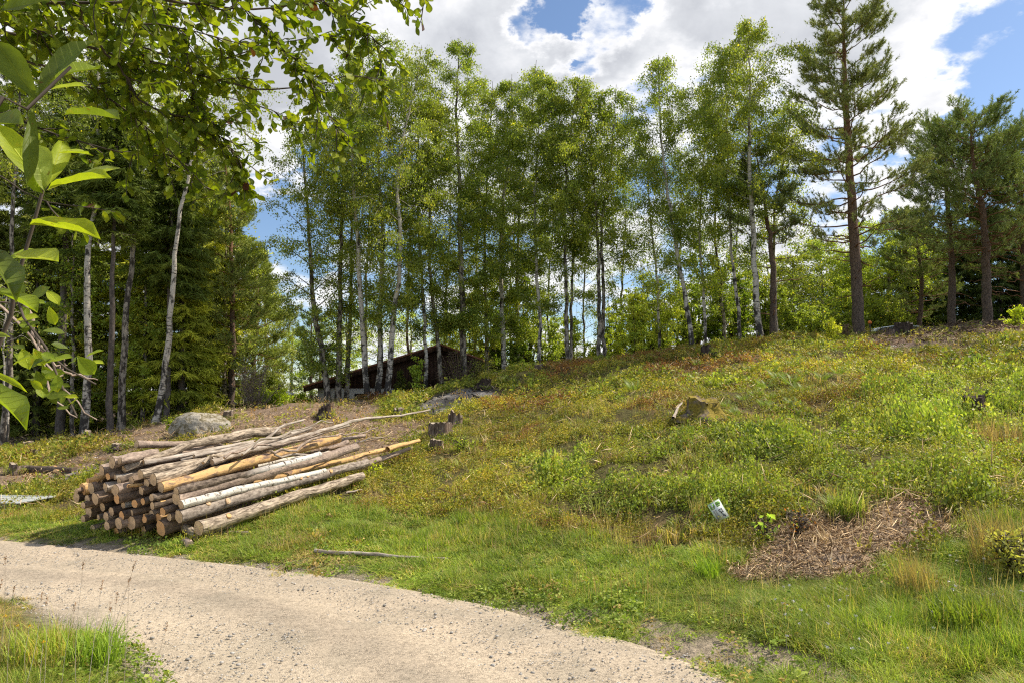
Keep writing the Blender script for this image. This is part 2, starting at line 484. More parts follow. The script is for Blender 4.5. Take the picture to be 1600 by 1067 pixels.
# ------------------------------------------------------------------ terrain
CP = []
def cp(px, py, D, dz=0.0):
    p = P(px, py, D); CP.append((p[0], p[1], p[2] + dz))
for x, y in [(-6, 8), (-2.5, 6.8), (0, 5.6), (1.5, 4.05), (-4.3, 5.7), (-2.1, 4), (0, 3), (-3, 2), (3, 2), (-8, 6), (-12, 8.5), (2.5, 1),
             (0, -4), (-6, -4), (6, -4), (-14, 2), (-16, 9), (-9, 8.6), (-5, 7), (-1.2, 5), (0.6, 3.6), (-8, 1), (-20, 4), (5, -1)]:
    CP.append((x, y, 0.0))
for t in [(290, 850, 7.9), (600, 870, 7.2), (600, 820, 8.5), (600, 760, 10), (600, 700, 13), (600, 650, 17.5), (600, 620, 23),
          (800, 900, 6.5), (800, 850, 7.6), (800, 800, 8.8), (800, 740, 10.5), (800, 680, 13), (800, 630, 17), (800, 580, 22),
          (1000, 920, 5.9), (1000, 860, 7), (1000, 800, 8.1), (1000, 740, 9.5), (1000, 680, 11.5), (1000, 620, 14.5), (1000, 556, 21.5),
          (1200, 960, 5), (1200, 900, 6), (1200, 850, 6.6), (1200, 800, 7.2), (1200, 740, 8.6), (1200, 680, 10.5), (1200, 620, 13.3), (1200, 575, 17), (1200, 528, 22.5),
          (1400, 1000, 4.5), (1400, 920, 5.4), (1400, 860, 6.1), (1400, 800, 6.9), (1400, 740, 8), (1400, 680, 9.7), (1400, 620, 12.3), (1400, 570, 16), (1400, 518, 23),
          (1590, 1000, 4.3), (1590, 920, 5.0), (1590, 850, 5.8), (1590, 780, 7), (1590, 700, 9), (1590, 620, 12), (1590, 560, 17), (1590, 503, 24),
          (20, 832, 8.6), (20, 795, 10), (20, 742, 13.5), (20, 702, 18), (20, 690, 22), (135, 682, 21), (135, 742, 13), (250, 657, 21), (250, 692, 15),
          (380, 634, 22), (380, 668, 15.5), (380, 692, 13), (300, 764, 10.5), (450, 805, 8.8), (450, 855, 7.7), (450, 745, 10.5), (500, 640, 18), (500, 630, 23),
          (-200, 700, 20), (-200, 780, 11)]:
    cp(*t, dz=-0.10 if t[2] > 7 and t[1] < 810 else -0.03)
CP += [(8, 4.2, .35), (12, 8, 1.2), (16, 14, 2.9), (22, 22, 4.6), (7, 0, .2), (14, 0, .8)]
CP += [(-24, 34, .4), (-12, 34, 1.2), (-8, 34, 1.5), (-2, 34, 1.75), (3, 34, 2.1), (8, 34, 2.9), (14, 34, 4.1), (24, 36, 5.0),
       (-40, 20, .3), (40, 20, 6), (-40, 60, 0), (-10, 60, 0.6), (10, 60, 1.5), (40, 60, 4), (-2, 29, 1.7), (-4, 26.5, 1.7), (4, 29, 2.7), (10, 29, 3.7), (-40, 0, 0), (30, 0, 3), (0, -12, 0), (-30, -12, 0), (30, -12, 1.5)]
CP = np.array(CP)
def _tps_fit(c):
    X = c[:, :2]; n = len(X)
    d = np.linalg.norm(X[:, None] - X[None], axis=2)
    K = np.where(d > 0, d * d * np.log(np.maximum(d, 1e-9)), 0) + np.eye(n) * 0.6
    Pm = np.hstack([np.ones((n, 1)), X])
    A = np.block([[K, Pm], [Pm.T, np.zeros((3, 3))]])
    return np.linalg.solve(A, np.r_[c[:, 2], 0, 0, 0])
_w = _tps_fit(CP)
def _tps(x, y):
    sh = np.shape(x); x = np.ravel(x); y = np.ravel(y); out = np.empty(len(x))
    for i in range(0, len(x), 20000):
        xx = x[i:i + 20000]; yy = y[i:i + 20000]
        d2 = (xx[:, None] - CP[None, :, 0]) ** 2 + (yy[:, None] - CP[None, :, 1]) ** 2
        out[i:i + 20000] = (0.5 * d2 * np.log(np.maximum(d2, 1e-12))) @ _w[:-3] + _w[-3] + _w[-2] * xx + _w[-1] * yy
    return out.reshape(sh)
GS = 0.2
gx = np.arange(-44, 44.01, GS); gy = np.arange(-10, 64.01, GS)
GX, GY = np.meshgrid(gx, gy, indexing='ij')
# road outline in plan
def on_plane(px, py):
    x, z = ray(px, py); D = -EYE[2] / z
    return (float(x * D), float(D))
far_edge = [(-40, 13.5), (-16, 10.1), (-9.5, 9.0)] + [on_plane(*q) for q in [(0, 843), (150, 857), (300, 873), (400, 884), (500, 897), (600, 912), (700, 930), (800, 951), (900, 976), (1000, 1003), (1100, 1036), (1180, 1067)]] + [(1.75, 3.0), (2.1, 1.5), (2.3, -3), (2.3, -9)]
near_edge = [(-40, 8.8), (-16, 7.3), (-9.5, 6.6), (-6.0, 6.15)] + [on_plane(*q) for q in [(0, 935), (60, 955), (120, 985), (180, 1020), (230, 1062)]] + [(-1.75, 3.3), (-1.35, 2.0), (-1.0, 0), (-0.9, -4), (-0.9, -9)]
def resamp(poly, n): 
    p = np.array(poly); s = np.r_[0, np.cumsum(np.linalg.norm(np.diff(p, axis=0), axis=1))]
    t = np.linspace(0, s[-1], n); return np.stack([np.interp(t, s, p[:, 0]), np.interp(t, s, p[:, 1])], 1)
road_poly = np.array(far_edge + near_edge[::-1])
def in_poly(x, y, poly):
    x = np.asarray(x, float); y = np.asarray(y, float); c = np.zeros(x.shape, bool); n = len(poly)
    j = n - 1
    for i in range(n):
        xi, yi = poly[i]; xj, yj = poly[j]
        cnd = ((yi > y) != (yj > y)) & (x < (xj - xi) * (y - yi) / ((yj - yi) + 1e-12) + xi)
        c ^= cnd; j = i
    return c
def seg_dist(x, y, pl):
    pl = np.asarray(pl); x = np.asarray(x, float); y = np.asarray(y, float)
    best = np.full(x.shape, 1e9)
    for a, b_ in zip(pl[:-1], pl[1:]):
        d = b_ - a; L = d @ d
        t = np.clip(((x - a[0]) * d[0] + (y - a[1]) * d[1]) / L, 0, 1)
        best = np.minimum(best, np.hypot(x - a[0] - t * d[0], y - a[1] - t * d[1]))
    return best
def road_sd(x, y):
    """signed distance to the road: negative inside"""
    d = np.minimum(seg_dist(x, y, far_edge), seg_dist(x, y, near_edge))
    return np.where(in_poly(x, y, road_poly), -d, d)
GZ = _tps(GX, GY)
rsd = road_sd(GX, GY)
away = sstep(0.3, 2.5, rsd)
GZ = GZ * sstep(-0.2, 0.9, rsd) + away * ((fbm(GX / 1.6, GY / 1.6, 3) - 0.5) * 0.42 + (fbm(GX / .45, GY / .45, 9, 2) - 0.5) * 0.14)
GZ = GZ - 0.05 * sstep(0.25, -0.3, rsd) + 0.035 * np.exp(-((rsd - 0.35) / 0.3) ** 2)
def ground(x, y):
    x = np.asarray(x, float); y = np.asarray(y, float)
    fx = np.clip((x - gx[0]) / GS, 0, len(gx) - 1.001); fy = np.clip((y - gy[0]) / GS, 0, len(gy) - 1.001)
    i = fx.astype(int); j = fy.astype(int); u = fx - i; v = fy - j
    return (GZ[i, j] * (1 - u) + GZ[i + 1, j] * u) * (1 - v) + (GZ[i, j + 1] * (1 - u) + GZ[i + 1, j + 1] * u) * v
_Ds = np.r_[np.arange(2.2, 12, 0.04), np.arange(12, 45, 0.1)]
def G(px, py):
    """first ground point met by the ray of a photo pixel"""
    x, z = ray(px, py)
    h = EYE[2] + z * _Ds - ground(x * _Ds, _Ds)
    k = np.where(h < 0)[0]
    D = _Ds[k[0]] if len(k) else 30.0
    return np.array([x * D, D, float(ground(x * D, D))])
def Gd(px, D, dz=0.0):
    x, _ = ray(px, 600)
    return np.array([x * D, D, float(ground(x * D, D)) + dz])

# ------------------------------------------------------------------ ground cover classes, evaluated on photo-view parameters of a ground point
def inpx(x, y, poly, soft=0.0, s=1):
    px, py = to_px(x, y, ground(x, y))
    if soft:
        px = px + (fbm(x * 1.3, y * 1.3, s) - 0.5) * soft * 2
        py = py + (fbm(x * 1.3, y * 1.3, s + 7) - 0.5) * soft
    return in_poly(px, py, poly)
POLY = {
    'slash': [(-400, 700), (90, 690), (270, 655), (380, 632), (470, 618), (560, 618), (600, 640), (560, 660), (640, 650), (680, 680), (560, 720), (420, 690), (300, 690), (190, 715), (130, 755), (70, 760), (-400, 800), (-400, 740), (60, 735), (200, 690), (140, 690), (-100, 720)],
    'forest': [(-900, 692), (60, 692), (130, 684), (240, 662), (300, 648), (380, 632), (440, 626), (440, 560), (-900, 560)],
    'burn': [(640, 640), (680, 622), (720, 608), (760, 598), (785, 605), (770, 618), (740, 628), (700, 640), (665, 650)],
    'burn2': [(70, 752), (130, 735), (190, 712), (200, 722), (140, 750), (90, 760)],
    'debris': [(1140, 885), (1180, 850), (1150, 838), (1230, 800), (1330, 808), (1420, 790), (1500, 815), (1545, 850), (1480, 860), (1420, 880), (1390, 905), (1280, 902), (1180, 908)],
    'dirt': [(1320, 540), (1370, 526), (1385, 490), (1640, 470), (1640, 512), (1560, 524), (1460, 536), (1400, 543)],
    'green_bank': [(900, 690), (1150, 672), (1300, 640), (1420, 600), (1700, 560), (1700, 800), (1480, 800), (1330, 790), (1180, 800), (1100, 820), (860, 790), (820, 730)],
}
def grass_edge(px):
    """photo row above which the verge grass gives way to shrubs"""
    return np.interp(px, [-400, 0, 120, 300, 380, 480, 560, 700, 860, 1000, 1140, 1300, 1420, 1500, 1560, 1700], [800, 800, 828, 840, 818, 770, 775, 805, 835, 850, 850, 905, 900, 860, 830, 850])
def classes(x, y):
    z = ground(x, y); px, py = to_px(x, y, z)
    rs = road_sd(x, y)
    c = {}
    c['road'] = rs
    nz = (fbm(x * 1.1, y * 1.1, 21) - 0.5)
    near = (y < 6.2) & (x < -1) 
    ge = grass_edge(px) + nz * 60
    c['grass'] = sstep(-12, 18, py - ge)
    c['debris'] = inpx(x, y, POLY['debris'], 75, 4).astype(float)
    c['burn'] = (inpx(x, y, POLY['burn'], 14, 5) | inpx(x, y, POLY['burn2'], 16, 6)).astype(float)
    c['dirt'] = inpx(x, y, POLY['dirt'], 8, 8).astype(float)
    c['slash'] = inpx(x, y, POLY['slash'], 26, 11).astype(float)
    c['forest'] = (inpx(x, y, POLY['forest'], 8, 12) | ((y > 23) & (x < -7.5))).astype(float)
    c['bank'] = inpx(x, y, POLY['green_bank'], 40, 14).astype(float)
    c['px'] = px; c['py'] = py
    return c

# terrain sheet reaching the horizon
xs = np.r_[-3000, -900, -300, -120, -70, np.arange(-44, 44.01, GS), 70, 120, 300, 900, 3000]
ys = np.r_[-600, -150, -40, np.arange(-10, 64.01, GS), 80, 120, 200, 400, 900, 3000]
TX, TY = np.meshgrid(xs, ys, indexing='ij')
TZ = ground(np.clip(TX, -44, 44), np.clip(TY, -10, 64))
fade = np.exp(-np.maximum(0, np.maximum(np.abs(TX) - 44, np.maximum(TY - 64, -10 - TY))) / 150.0)
TZ = TZ * fade
cls = classes(np.clip(TX, -44, 44), np.clip(TY, -10, 64))
base = np.empty(TX.shape + (3,))
shrub = np.array([0.11, 0.095, 0.036]); grassc = np.array([0.095, 0.11, 0.028])
base[:] = shrub
def blend(m, c):
    global base
    base = base * (1 - m[..., None]) + np.array(c) * m[..., None]
f3 = fbm(TX / 0.7, TY / 0.7, 31)
blend(sstep(.5, .7, f3) * .6, (0.20, 0.13, 0.07))
blend(cls['grass'], grassc)
blend(cls['slash'], (0.27, 0.19, 0.13))
blend(cls['forest'], (0.085, 0.06, 0.038))
blend(cls['burn'], (0.085, 0.078, 0.072))
blend(cls['burn'] * sstep(.5, .62, fbm(TX / .8, TY / .8, 35)), (0.26, 0.24, 0.22))
blend(cls['debris'], (0.40, 0.30, 0.21))
blend(cls['dirt'], (0.20, 0.145, 0.11))
_spx, _spy = to_px(TX, TY, TZ)
blend(np.where((TX > -1) & (TX < 6) & (TY > 2) & (TY < 7), np.clip(1.3 * np.exp(-((_spx - 1190) / 230) ** 2 - ((_spy - (1010 + (_spx - 1100) * .22)) / 34) ** 4), 0, 1), 0), (0.36, 0.29, 0.20))
blend(sstep(0.35, 0.0, cls['road'] + (fbm(TX * 3, TY * 3, 33) - .5) * .5), (0.36, 0.29, 0.21))
I, J = TX.shape
idx = np.arange(I * J).reshape(I, J)
F = np.stack([idx[:-1, :-1], idx[1:, :-1], idx[1:, 1:], idx[:-1, 1:]], -1).reshape(-1, 4)
m, bb = newmat('soil')
vc = bb.n('ShaderNodeVertexColor', layer_name='Col').outputs[0]
ob = bb.n('ShaderNodeTexCoord').outputs['Object']
nz = bb.noise(ob, 14.0, 6, 0.7)
n5 = bb.noise(ob, 60.0, 3, 0.7)
k = bb.ramp(nz, [(0.3, 0.45), (0.7, 1.55)])
cc = bb.mix(1.0, vc, k, 'MULTIPLY')
finish(m, bb, princ(bb, cc, 0.95, bumpn(bb, bb.math('ADD', nz, n5), 0.8, 0.04), spec=0.1))
terr = mk('ground', np.stack([TX, TY, TZ], -1).reshape(-1, 3), F, m, col=base.reshape(-1, 3), smooth=True)
tag(terr, kind='structure')

# the gravel road: a sheet of its own with shallow wheel tracks
fe = resamp(far_edge, 260); ne = resamp(near_edge, 260)
NR = 40
t = np.linspace(-0.03, 1.03, NR)
RX = fe[:, None, 0] * (1 - t) + ne[:, None, 0] * t; RY = fe[:, None, 1] * (1 - t) + ne[:, None, 1] * t
prof = 0.012 * np.exp(-((t - .5) / .12) ** 2) - 0.012 * np.exp(-((t - .25) / .1) ** 2) - 0.012 * np.exp(-((t - .77) / .1) ** 2) - 0.06 * (np.abs(t - .5) > .5)
RZ = 0.004 + prof[None, :] + (fbm(RX * 1.5, RY * 1.5, 41) - .5) * 0.03
idx = np.arange(RX.size).reshape(RX.shape)
F = np.stack([idx[:-1, :-1], idx[:-1, 1:], idx[1:, 1:], idx[1:, :-1]], -1).reshape(-1, 4)
m, bb = newmat('gravel')
ob = bb.n('ShaderNodeTexCoord').outputs['Object']
ux, tt, _ = bb.sep(bb.n('ShaderNodeUVMap').outputs[0])
big = bb.noise(bb.vmath('ADD', ob, (3.0, 1.0, 0.0)), 1.3, 7, 0.62, 0.6)
mid = bb.noise(ob, 9.0, 5, 0.65)
vor = bb.n('ShaderNodeTexVoronoi', feature='F1', ins={'Vector': ob, 'Scale': 105.0, 'Randomness': 1.0})
vd = vor.outputs['Distance']; vcx = bb.sep(vor.outputs['Color'])[0]
vor2 = bb.n('ShaderNodeTexVoronoi', feature='F1', ins={'Vector': ob, 'Scale': 28.0})
fine = bb.noise(ob, 220.0, 2, 0.6)
c0 = bb.ramp(big, [(0.3, (0.36, 0.305, 0.225)), (0.48, (0.45, 0.37, 0.27)), (0.62, (0.51, 0.415, 0.30)), (0.75, (0.57, 0.455, 0.32))])
cst = bb.ramp(vcx, [(0.0, (0.50, 0.50, 0.52)), (0.5, (1.0, 0.98, 0.96)), (1.0, (1.35, 1.35, 1.36))])
amt = bb.ramp(mid, [(0.35, 0.25), (0.65, 0.8)])
c1 = bb.mix(amt, c0, bb.mix(1.0, c0, cst, 'MULTIPLY'))
stone2 = bb.ramp(vor2.outputs['Distance'], [(0.10, 1.0), (0.16, 0.0)])
s2 = bb.math('MULTIPLY', stone2, bb.math('GREATER_THAN', bb.sep(vor2.outputs['Color'])[1], 0.84))
c1 = bb.mix(bb.math('MULTIPLY', s2, 0.6), c1, (0.20, 0.18, 0.17))
tr = bb.math('MULTIPLY', bb.n('ShaderNodeMapRange', interpolation_type='SMOOTHSTEP', ins={0: bb.math('ABSOLUTE', bb.math('SUBTRACT', tt, 0.77)), 1: 0.16, 2: 0.04, 3: 0.0, 4: 0.5}).outputs[0], 1.0)
c1 = bb.mix(bb.math('MULTIPLY', tr, bb.ramp(mid, [(0.3, 0.5), (0.6, 1.0)])), c1, (0.54, 0.445, 0.325))
crown_ = bb.n('ShaderNodeMapRange', interpolation_type='SMOOTHSTEP', ins={0: bb.math('ABSOLUTE', bb.math('SUBTRACT', tt, 0.52)), 1: 0.13, 2: 0.02, 3: 0.0, 4: 0.55}).outputs[0]
c1 = bb.mix(crown_, c1, bb.mix(1.0, c1, (0.74, 0.74, 0.76), 'MULTIPLY'))
c1 = bb.mix(1.0, c1, bb.ramp(bb.noise(ob, 38.0, 4, 0.75), [(0.34, 0.62), (0.5, 1.0), (0.7, 1.18)]), 'MULTIPLY')
hh = bb.math('ADD', bb.math('MULTIPLY', bb.math('SUBTRACT', 0.6, vd), bb.ramp(mid, [(0.35, 0.15), (0.62, 0.9)])), bb.math('ADD', bb.math('MULTIPLY', fine, 0.35), bb.math('MULTIPLY', s2, 1.2)))
finish(m, bb, princ(bb, c1, 0.92, bumpn(bb, hh, 0.7, 0.012), spec=0.2))
ruv = np.stack([np.broadcast_to(np.arange(260)[:, None] * 0.1, RX.shape), np.broadcast_to(t[None], RX.shape)], -1).reshape(-1, 2)
road = mk('road', np.stack([RX, RY, RZ], -1).reshape(-1, 3), F, m, uv=ruv, smooth=True)
tag(road, kind='structure')

# loose stones on the road
r = rng(77)
ico_v = norm(np.array([(0, 0, 1), (.9, 0, .4), (.28, .85, .4), (-.72, .53, .4), (-.72, -.53, .4), (.28, -.85, .4), (.72, .53, -.4), (-.28, .85, -.4), (-.9, 0, -.4), (-.28, -.85, -.4), (.72, -.53, -.4), (0, 0, -1)], float))
ico_f = np.array([(0, 1, 2), (0, 2, 3), (0, 3, 4), (0, 4, 5), (0, 5, 1), (1, 6, 2), (2, 7, 3), (3, 8, 4), (4, 9, 5), (5, 10, 1), (2, 6, 7), (3, 7, 8), (4, 8, 9), (5, 9, 10), (1, 10, 6), (11, 7, 6), (11, 8, 7), (11, 9, 8), (11, 10, 9), (11, 6, 10)])
n = 30000
y = 2.6 + 7.0 * r.random(n) ** 1.5; x = r.uniform(-8.5, 3.2, n)
keep = (road_sd(x, y) < 0.04 + .5 * r.random(n) ** 3); x = x[keep]; y = y[keep]; n = len(x)
sz_ = 0.0035 + 0.004 * r.random(n) + 0.011 * (r.random(n) ** 22)
g = r.uniform(0.24, 0.56, n)
V, F, K = instance(ico_v, ico_f, np.stack([x, y, np.full(n, 0.006)], 1), r.uniform(0, 6.3, n), np.stack([sz_ * 1.2, sz_, sz_ * .6], 1), np.stack([g, g * .93, g * .83], 1), r)
m, bb = newmat('stones')
finish(m, bb, princ(bb, bb.n('ShaderNodeVertexColor', layer_name='Col').outputs[0], 0.9, spec=0.2))
M_stone = m
tag(mk('gravel', V, F, m, col=K), 'loose pale gravel scattered over the dirt road', 'gravel', kind='stuff')

# ------------------------------------------------------------------ ground plants
def tpl_blades(n, r, h=1.0, spread=0.35, wdt=0.02, bend=0.5, foot=0.25):
    V = []; F = []; id_ = []
    for i in range(n):
        a = r.uniform(0, 6.283); q = foot * math.sqrt(r.random()); b0 = r.uniform(0, 6.283)
        bx, by = q * math.cos(b0), q * math.sin(b0)
        hh = h * r.uniform(.5, 1.0); bd = bend * r.uniform(.3, 1.2) * hh
        dx, dy = math.cos(a), math.sin(a); px_, py_ = -dy * wdt, dx * wdt
        pts = [(0, 0, 1), (.35, .5, .85), (1.0, .95, 0)]
        k = len(V)
        for (o, zz, ww) in pts[:2]:
            V += [(bx + dx * bd * o + px_ * ww, by + dy * bd * o + py_ * ww, hh * zz), (bx + dx * bd * o - px_ * ww, by + dy * bd * o - py_ * ww, hh * zz)]
        V.append((bx + dx * bd, by + dy * bd, hh * (.95 if bd < .6 * hh else .7)))
        F += [(k, k + 1, k + 3), (k, k + 3, k + 2), (k + 2, k + 3, k + 4)]
        id_ += [i] * 5
    return np.array(V, float), np.array(F), np.array(id_)
def tpl_leafy(n, r, size, hgt=1.0, rad=0.5):
    a = r.uniform(0, 6.283, n); q = np.sqrt(r.random(n)) * rad
    z = hgt * (0.15 + 0.85 * r.random(n)) * (1 - 0.6 * (q / rad) ** 2)
    c = np.stack([q * np.cos(a), q * np.sin(a), z], 1)
    V, F = leaves(c, size, r, down=-0.5, aspect=.6, nb=(0, 0, 1.6))
    return V, F, np.repeat(np.arange(n), 4)

def scatter(n, r, D0, D1, pw=1.7, wide=0.82):
    """points on the ground, density falling with distance"""
    u = r.random(n)
    e = 2 - pw
    D = (D0 ** e + u * (D1 ** e - D0 ** e)) ** (1 / e) if abs(e) > 1e-3 else D0 * (D1 / D0) ** u
    x = r.uniform(-1, 1, n) * (wide * D + 0.8)
    return x, D
def slope_at(x, y):
    e = 0.3
    return np.stack([(ground(x + e, y) - ground(x - e, y)) / (2 * e), (ground(x, y + e) - ground(x, y - e)) / (2 * e)], 1)
def pick(pal, wts, n, r):
    k = r.choice(len(pal), n, p=np.array(wts) / np.sum(wts))
    return np.array(pal)[k]
class Soup:
    def __init__(s): s.V = []; s.F = []; s.K = []; s.n = 0
    def add(s, V, F, K): s.V.append(V); s.F.append(F + s.n); s.K.append(K); s.n += len(V)
    def build(s, name, mat, **kw): return mk(name, np.concatenate(s.V), np.concatenate(s.F), mat, col=np.concatenate(s.K), **kw)

r = rng(101)
shr = Soup(); gra = Soup(); lit = Soup()
# --- low shrubs (bilberry, heather, raspberry) over the hillside
for (D0, D1, N, nl, ls, sz0) in [(4.5, 9.0, 20000, 30, 0.020, 0.17), (9.0, 15.0, 20000, 26, 0.030, 0.20), (15.0, 30.0, 22000, 22, 0.048, 0.26)]:
    x, y = scatter(N, r, D0, D1, 1.0)
    c = classes(x, y); clump = fbm(x / 0.55, y / 0.55, 51, 3); patch = fbm(x / 2.2, y / 2.2, 61, 3); rust = fbm(x / 1.5, y / 1.5, 71, 3)
    dens = np.where(clump > .42, 1.0, np.where(clump > .34, .4, .12))
    dens = dens * (1 - c['grass']) * (1 - c['debris'] * .985) * (1 - c['burn'] * .98) * (1 - c['dirt'] * .93) * (1 - c['forest'] * .9)
    dens = dens * (1 - c['slash'] * (0.93 if D0 > 8 else .9)) * (c['road'] > 0.4)
    k = r.random(N) < dens
    x, y, clump, patch, rust = x[k], y[k], clump[k], patch[k], rust[k]; px, py, bank = c['px'][k], c['py'][k], c['bank'][k]
    n = len(x)
    col = pick([(.20, .235, .035), (.15, .19, .03), (.27, .27, .045), (.10, .14, .028), (.22, .20, .05)], [4, 4, 3, 3, 2], n, r)
    gb = pick([(.20, .27, .05), (.15, .21, .035), (.27, .31, .085), (.10, .155, .035)], [4, 4, 3, 2], n, r)
    isb = (r.random(n) < np.where(bank > 0, .8, .15)); col[isb] = gb[isb]
    redness = np.exp(-((px - 1000) / 260) ** 2 - ((py - 585) / 45) ** 2) * .9 + np.exp(-((px - 560) / 120) ** 2 - ((py - 635) / 22) ** 2) * 1.0 + .16 + .30 * np.exp(-((px - 850) / 150) ** 2 - ((py - 640) / 60) ** 2)
    isr = r.random(n) < redness * sstep(.47, .60, rust) * np.where(bank > 0, .5, 1)
    col[isr] = pick([(.17, .095, .035), (.19, .13, .045), (.22, .16, .055), (.13, .075, .035)], [3, 3, 3, 2], isr.sum(), r)
    col = col * (0.75 + 0.5 * r.random((n, 1))) * (0.5 + 1.05 * patch[:, None])
    hgt = sz0 * (0.40 + 2.4 * np.clip(clump - .30, 0, .5)) * (1 + .5 * bank) * r.uniform(.7, 1.3, n)
    typ = (fbm(x / 1.1, y / 1.1, 131, 3) > np.where(bank > 0, .44, .60)) & ~isr
    col[typ] = col[typ] * np.array([.98, 1.0, 1.1]); col[~typ] *= np.array([.98, .90, .95])
    hgt = np.where(typ, hgt * 1.0, hgt * .85)
    for q in range(6):
        leafy = q % 2
        tv, tf, ti = tpl_leafy(int(nl * (.8 if leafy else 1.25)), r, 1.0, 1, .5)
        # template leaves have unit size: rescale leaves about their centres
        cen = tv.reshape(-1, 4, 3).mean(1, keepdims=True)
        s_ = np.where(typ == bool(leafy))[0][q // 2::3]
        if len(s_) == 0: continue
        big = 1.35 if leafy else .9
        tv2 = (cen + (tv.reshape(-1, 4, 3) - cen) * (ls * big / sz0)).reshape(-1, 3)
        V, F, K = instance(tv2, tf, np.stack([x, y, ground(x, y) - .02], 1)[s_], r.uniform(0, 6.28, n)[s_], np.stack([np.full(n, sz0 * 1.25), np.full(n, sz0 * 1.25), hgt], 1)[s_], col[s_], r, ti, .22, slope=slope_at(x, y)[s_])
        shr.add(V, F, K)
tag(shr.build('shrub_cover', M_cover), 'low yellow green and rusty bilberry and heather covering the hillside', 'ground cover', kind='stuff')

# --- grass
def sandy(px, py, x, y):
    return sstep(.25, .6, np.exp(-((px - 1190) / 230) ** 2 - ((py - (1010 + (px - 1100) * .22)) / 34) ** 4) * (.55 + .9 * fbm(x / .25, y / .25, 161, 3)))
def add_grass(N, D0, D1, pw, nb_, h, wd, mode):
    x, y = scatter(N, r, D0, D1, pw)
    c = classes(x, y); cl = fbm(x / .5, y / .5, 81, 3); pt = fbm(x / 1.8, y / 1.8, 91, 3)
    rs = c['road'] + (fbm(x * 2.5, y * 2.5, 95) - .5) * (.9 + 1.3 * sstep(850, 1150, c['px']) * (x > -1))
    px, py = c['px'], c['py']
    if mode == 'verge':
        d = c['grass'] * sstep(-.02, .25, rs) * (1 - c['debris'] * .98) * np.where(cl > .35, 1, .6)
        d = d * (1 - 0.93 * sandy(px, py, x, y))
    else:
        d = (1 - c['grass']) * sstep(.2, .6, rs) * sstep(.5, .68, cl) * (1 - c['debris'] * .9) * (1 - c['burn']) * (1 - c['forest']) * (1 - .8 * c['slash']) * .8
    k = r.random(N) < d
    x, y, cl, pt, px, py, rs = x[k], y[k], cl[k], pt[k], px[k], py[k], rs[k]; n = len(x)
    if mode == 'verge':
        col = pick([(.16, .245, .035), (.12, .20, .03), (.22, .30, .05), (.30, .31, .10), (.09, .16, .025)], [5, 4, 4, 2.0, 3], n, r)
        dry = r.random(n) < (.06 + sstep(.5, .7, pt) * .5)
        col[dry] = pick([(.34, .30, .15), (.28, .24, .11), (.24, .23, .08)], [1, 1, 1], dry.sum(), r)
        hh = h * (.15 + 1.5 * cl ** 1.3) * (.35 + .65 * sstep(.0, .9, rs)) * r.uniform(.6, 1.3, n)
        hh = hh * np.where((y < 6.2) & (x < -1.5), 1.5, 1.0) * np.where(px > 1380, 1.35, 1.0)
    else:
        col = pick([(.22, .24, .06), (.25, .22, .10), (.18, .23, .05), (.30, .26, .14)], [3, 2, 3, 1], n, r)
        hh = h * r.uniform(.6, 1.3, n)
    col = col * r.uniform(.75, 1.3, (n, 1)) * (.7 + .6 * fbm(x / .9, y / .9, 97, 2)[:, None])
    wsc = np.ones(n)
    for q in range(4):
        tv, tf, ti = tpl_blades(nb_, r, 1.0, wdt=wd, bend=1.0, foot=.5)
        s_ = slice(q, n, 4)
        V, F, K = instance(tv, tf, np.stack([x, y, np.maximum(ground(x, y), np.where(c['road'][k] < .1, .0, -9)) - .005], 1)[s_], r.uniform(0, 6.28, n)[s_], np.stack([np.full(n, .16), np.full(n, .16), hh], 1)[s_], col[s_], r, ti, .2, slope=slope_at(x, y)[s_])
        gra.add(V, F, K)
add_grass(34000, 2.6, 6.5, 1.0, 24, .135, .013, 'verge')
add_grass(38000, 6.0, 11.0, 1.0, 18, .145, .022, 'verge')
add_grass(14000, 5.0, 24.0, 1.0, 12, .22, .04, 'hill')
tag(gra.build('grass', M_grass), 'fresh green verge grass with dry blades along the gravel road', 'grass', kind='stuff')

# --- litter: chips, twigs and dead stalks
def add_sticks(x, y, L, W, col, lift=.03, flat_=.35):
    n = len(x)
    a = r.uniform(0, 6.283, n); e = r.normal(0, flat_, n)
    d = np.stack([np.cos(a) * np.cos(e), np.sin(a) * np.cos(e), np.sin(e)], 1)
    c = np.stack([x, y, ground(x, y) + lift * r.random(n) + np.abs(d[:, 2]) * L * .4], 1)
    s = norm(np.cross(d, np.array([0, 0, 1.0]) + r.normal(0, .4, (n, 3)))); u = np.cross(s, d)
    L = L[:, None]; W = W[:, None]
    mid = c + s * r.normal(0, .09, (n, 1)) * L + u * r.normal(0, .05, (n, 1)) * L
    V = np.stack([c - d * L / 2, mid + s * W, mid - s * W * .4 + u * W, c + d * L / 2, mid - s * W * .4 - u * W], 1)
    i = np.arange(n)[:, None] * 5
    F = np.concatenate([i + np.array(q) for q in ([0, 2, 1], [0, 4, 2], [0, 1, 4], [3, 1, 2], [3, 2, 4], [3, 4, 1])], 1).reshape(-1, 3)
    lit.add(V.reshape(-1, 3), F, np.repeat(np.clip(col, 0, 1), 5, 0))
dry_pal = [(.52, .39, .24), (.36, .26, .15), (.70, .57, .38), (.15, .10, .06), (.27, .195, .12)]
def litter(N, D0, D1, dens, Lr, Wr, pal=dry_pal, wts=(3, 3, 2, 3, 2), lift=.04, flat_=.35):
    x, y = scatter(N, r, D0, D1, 1.0)
    c = classes(x, y); k = r.random(N) < dens(c, x, y)
    x, y = x[k], y[k]; n = len(x)
    add_sticks(x, y, r.uniform(*Lr, n), r.uniform(*Wr, n), pick(pal, wts, n, r) * r.uniform(.7, 1.3, (n, 1)), lift, flat_)
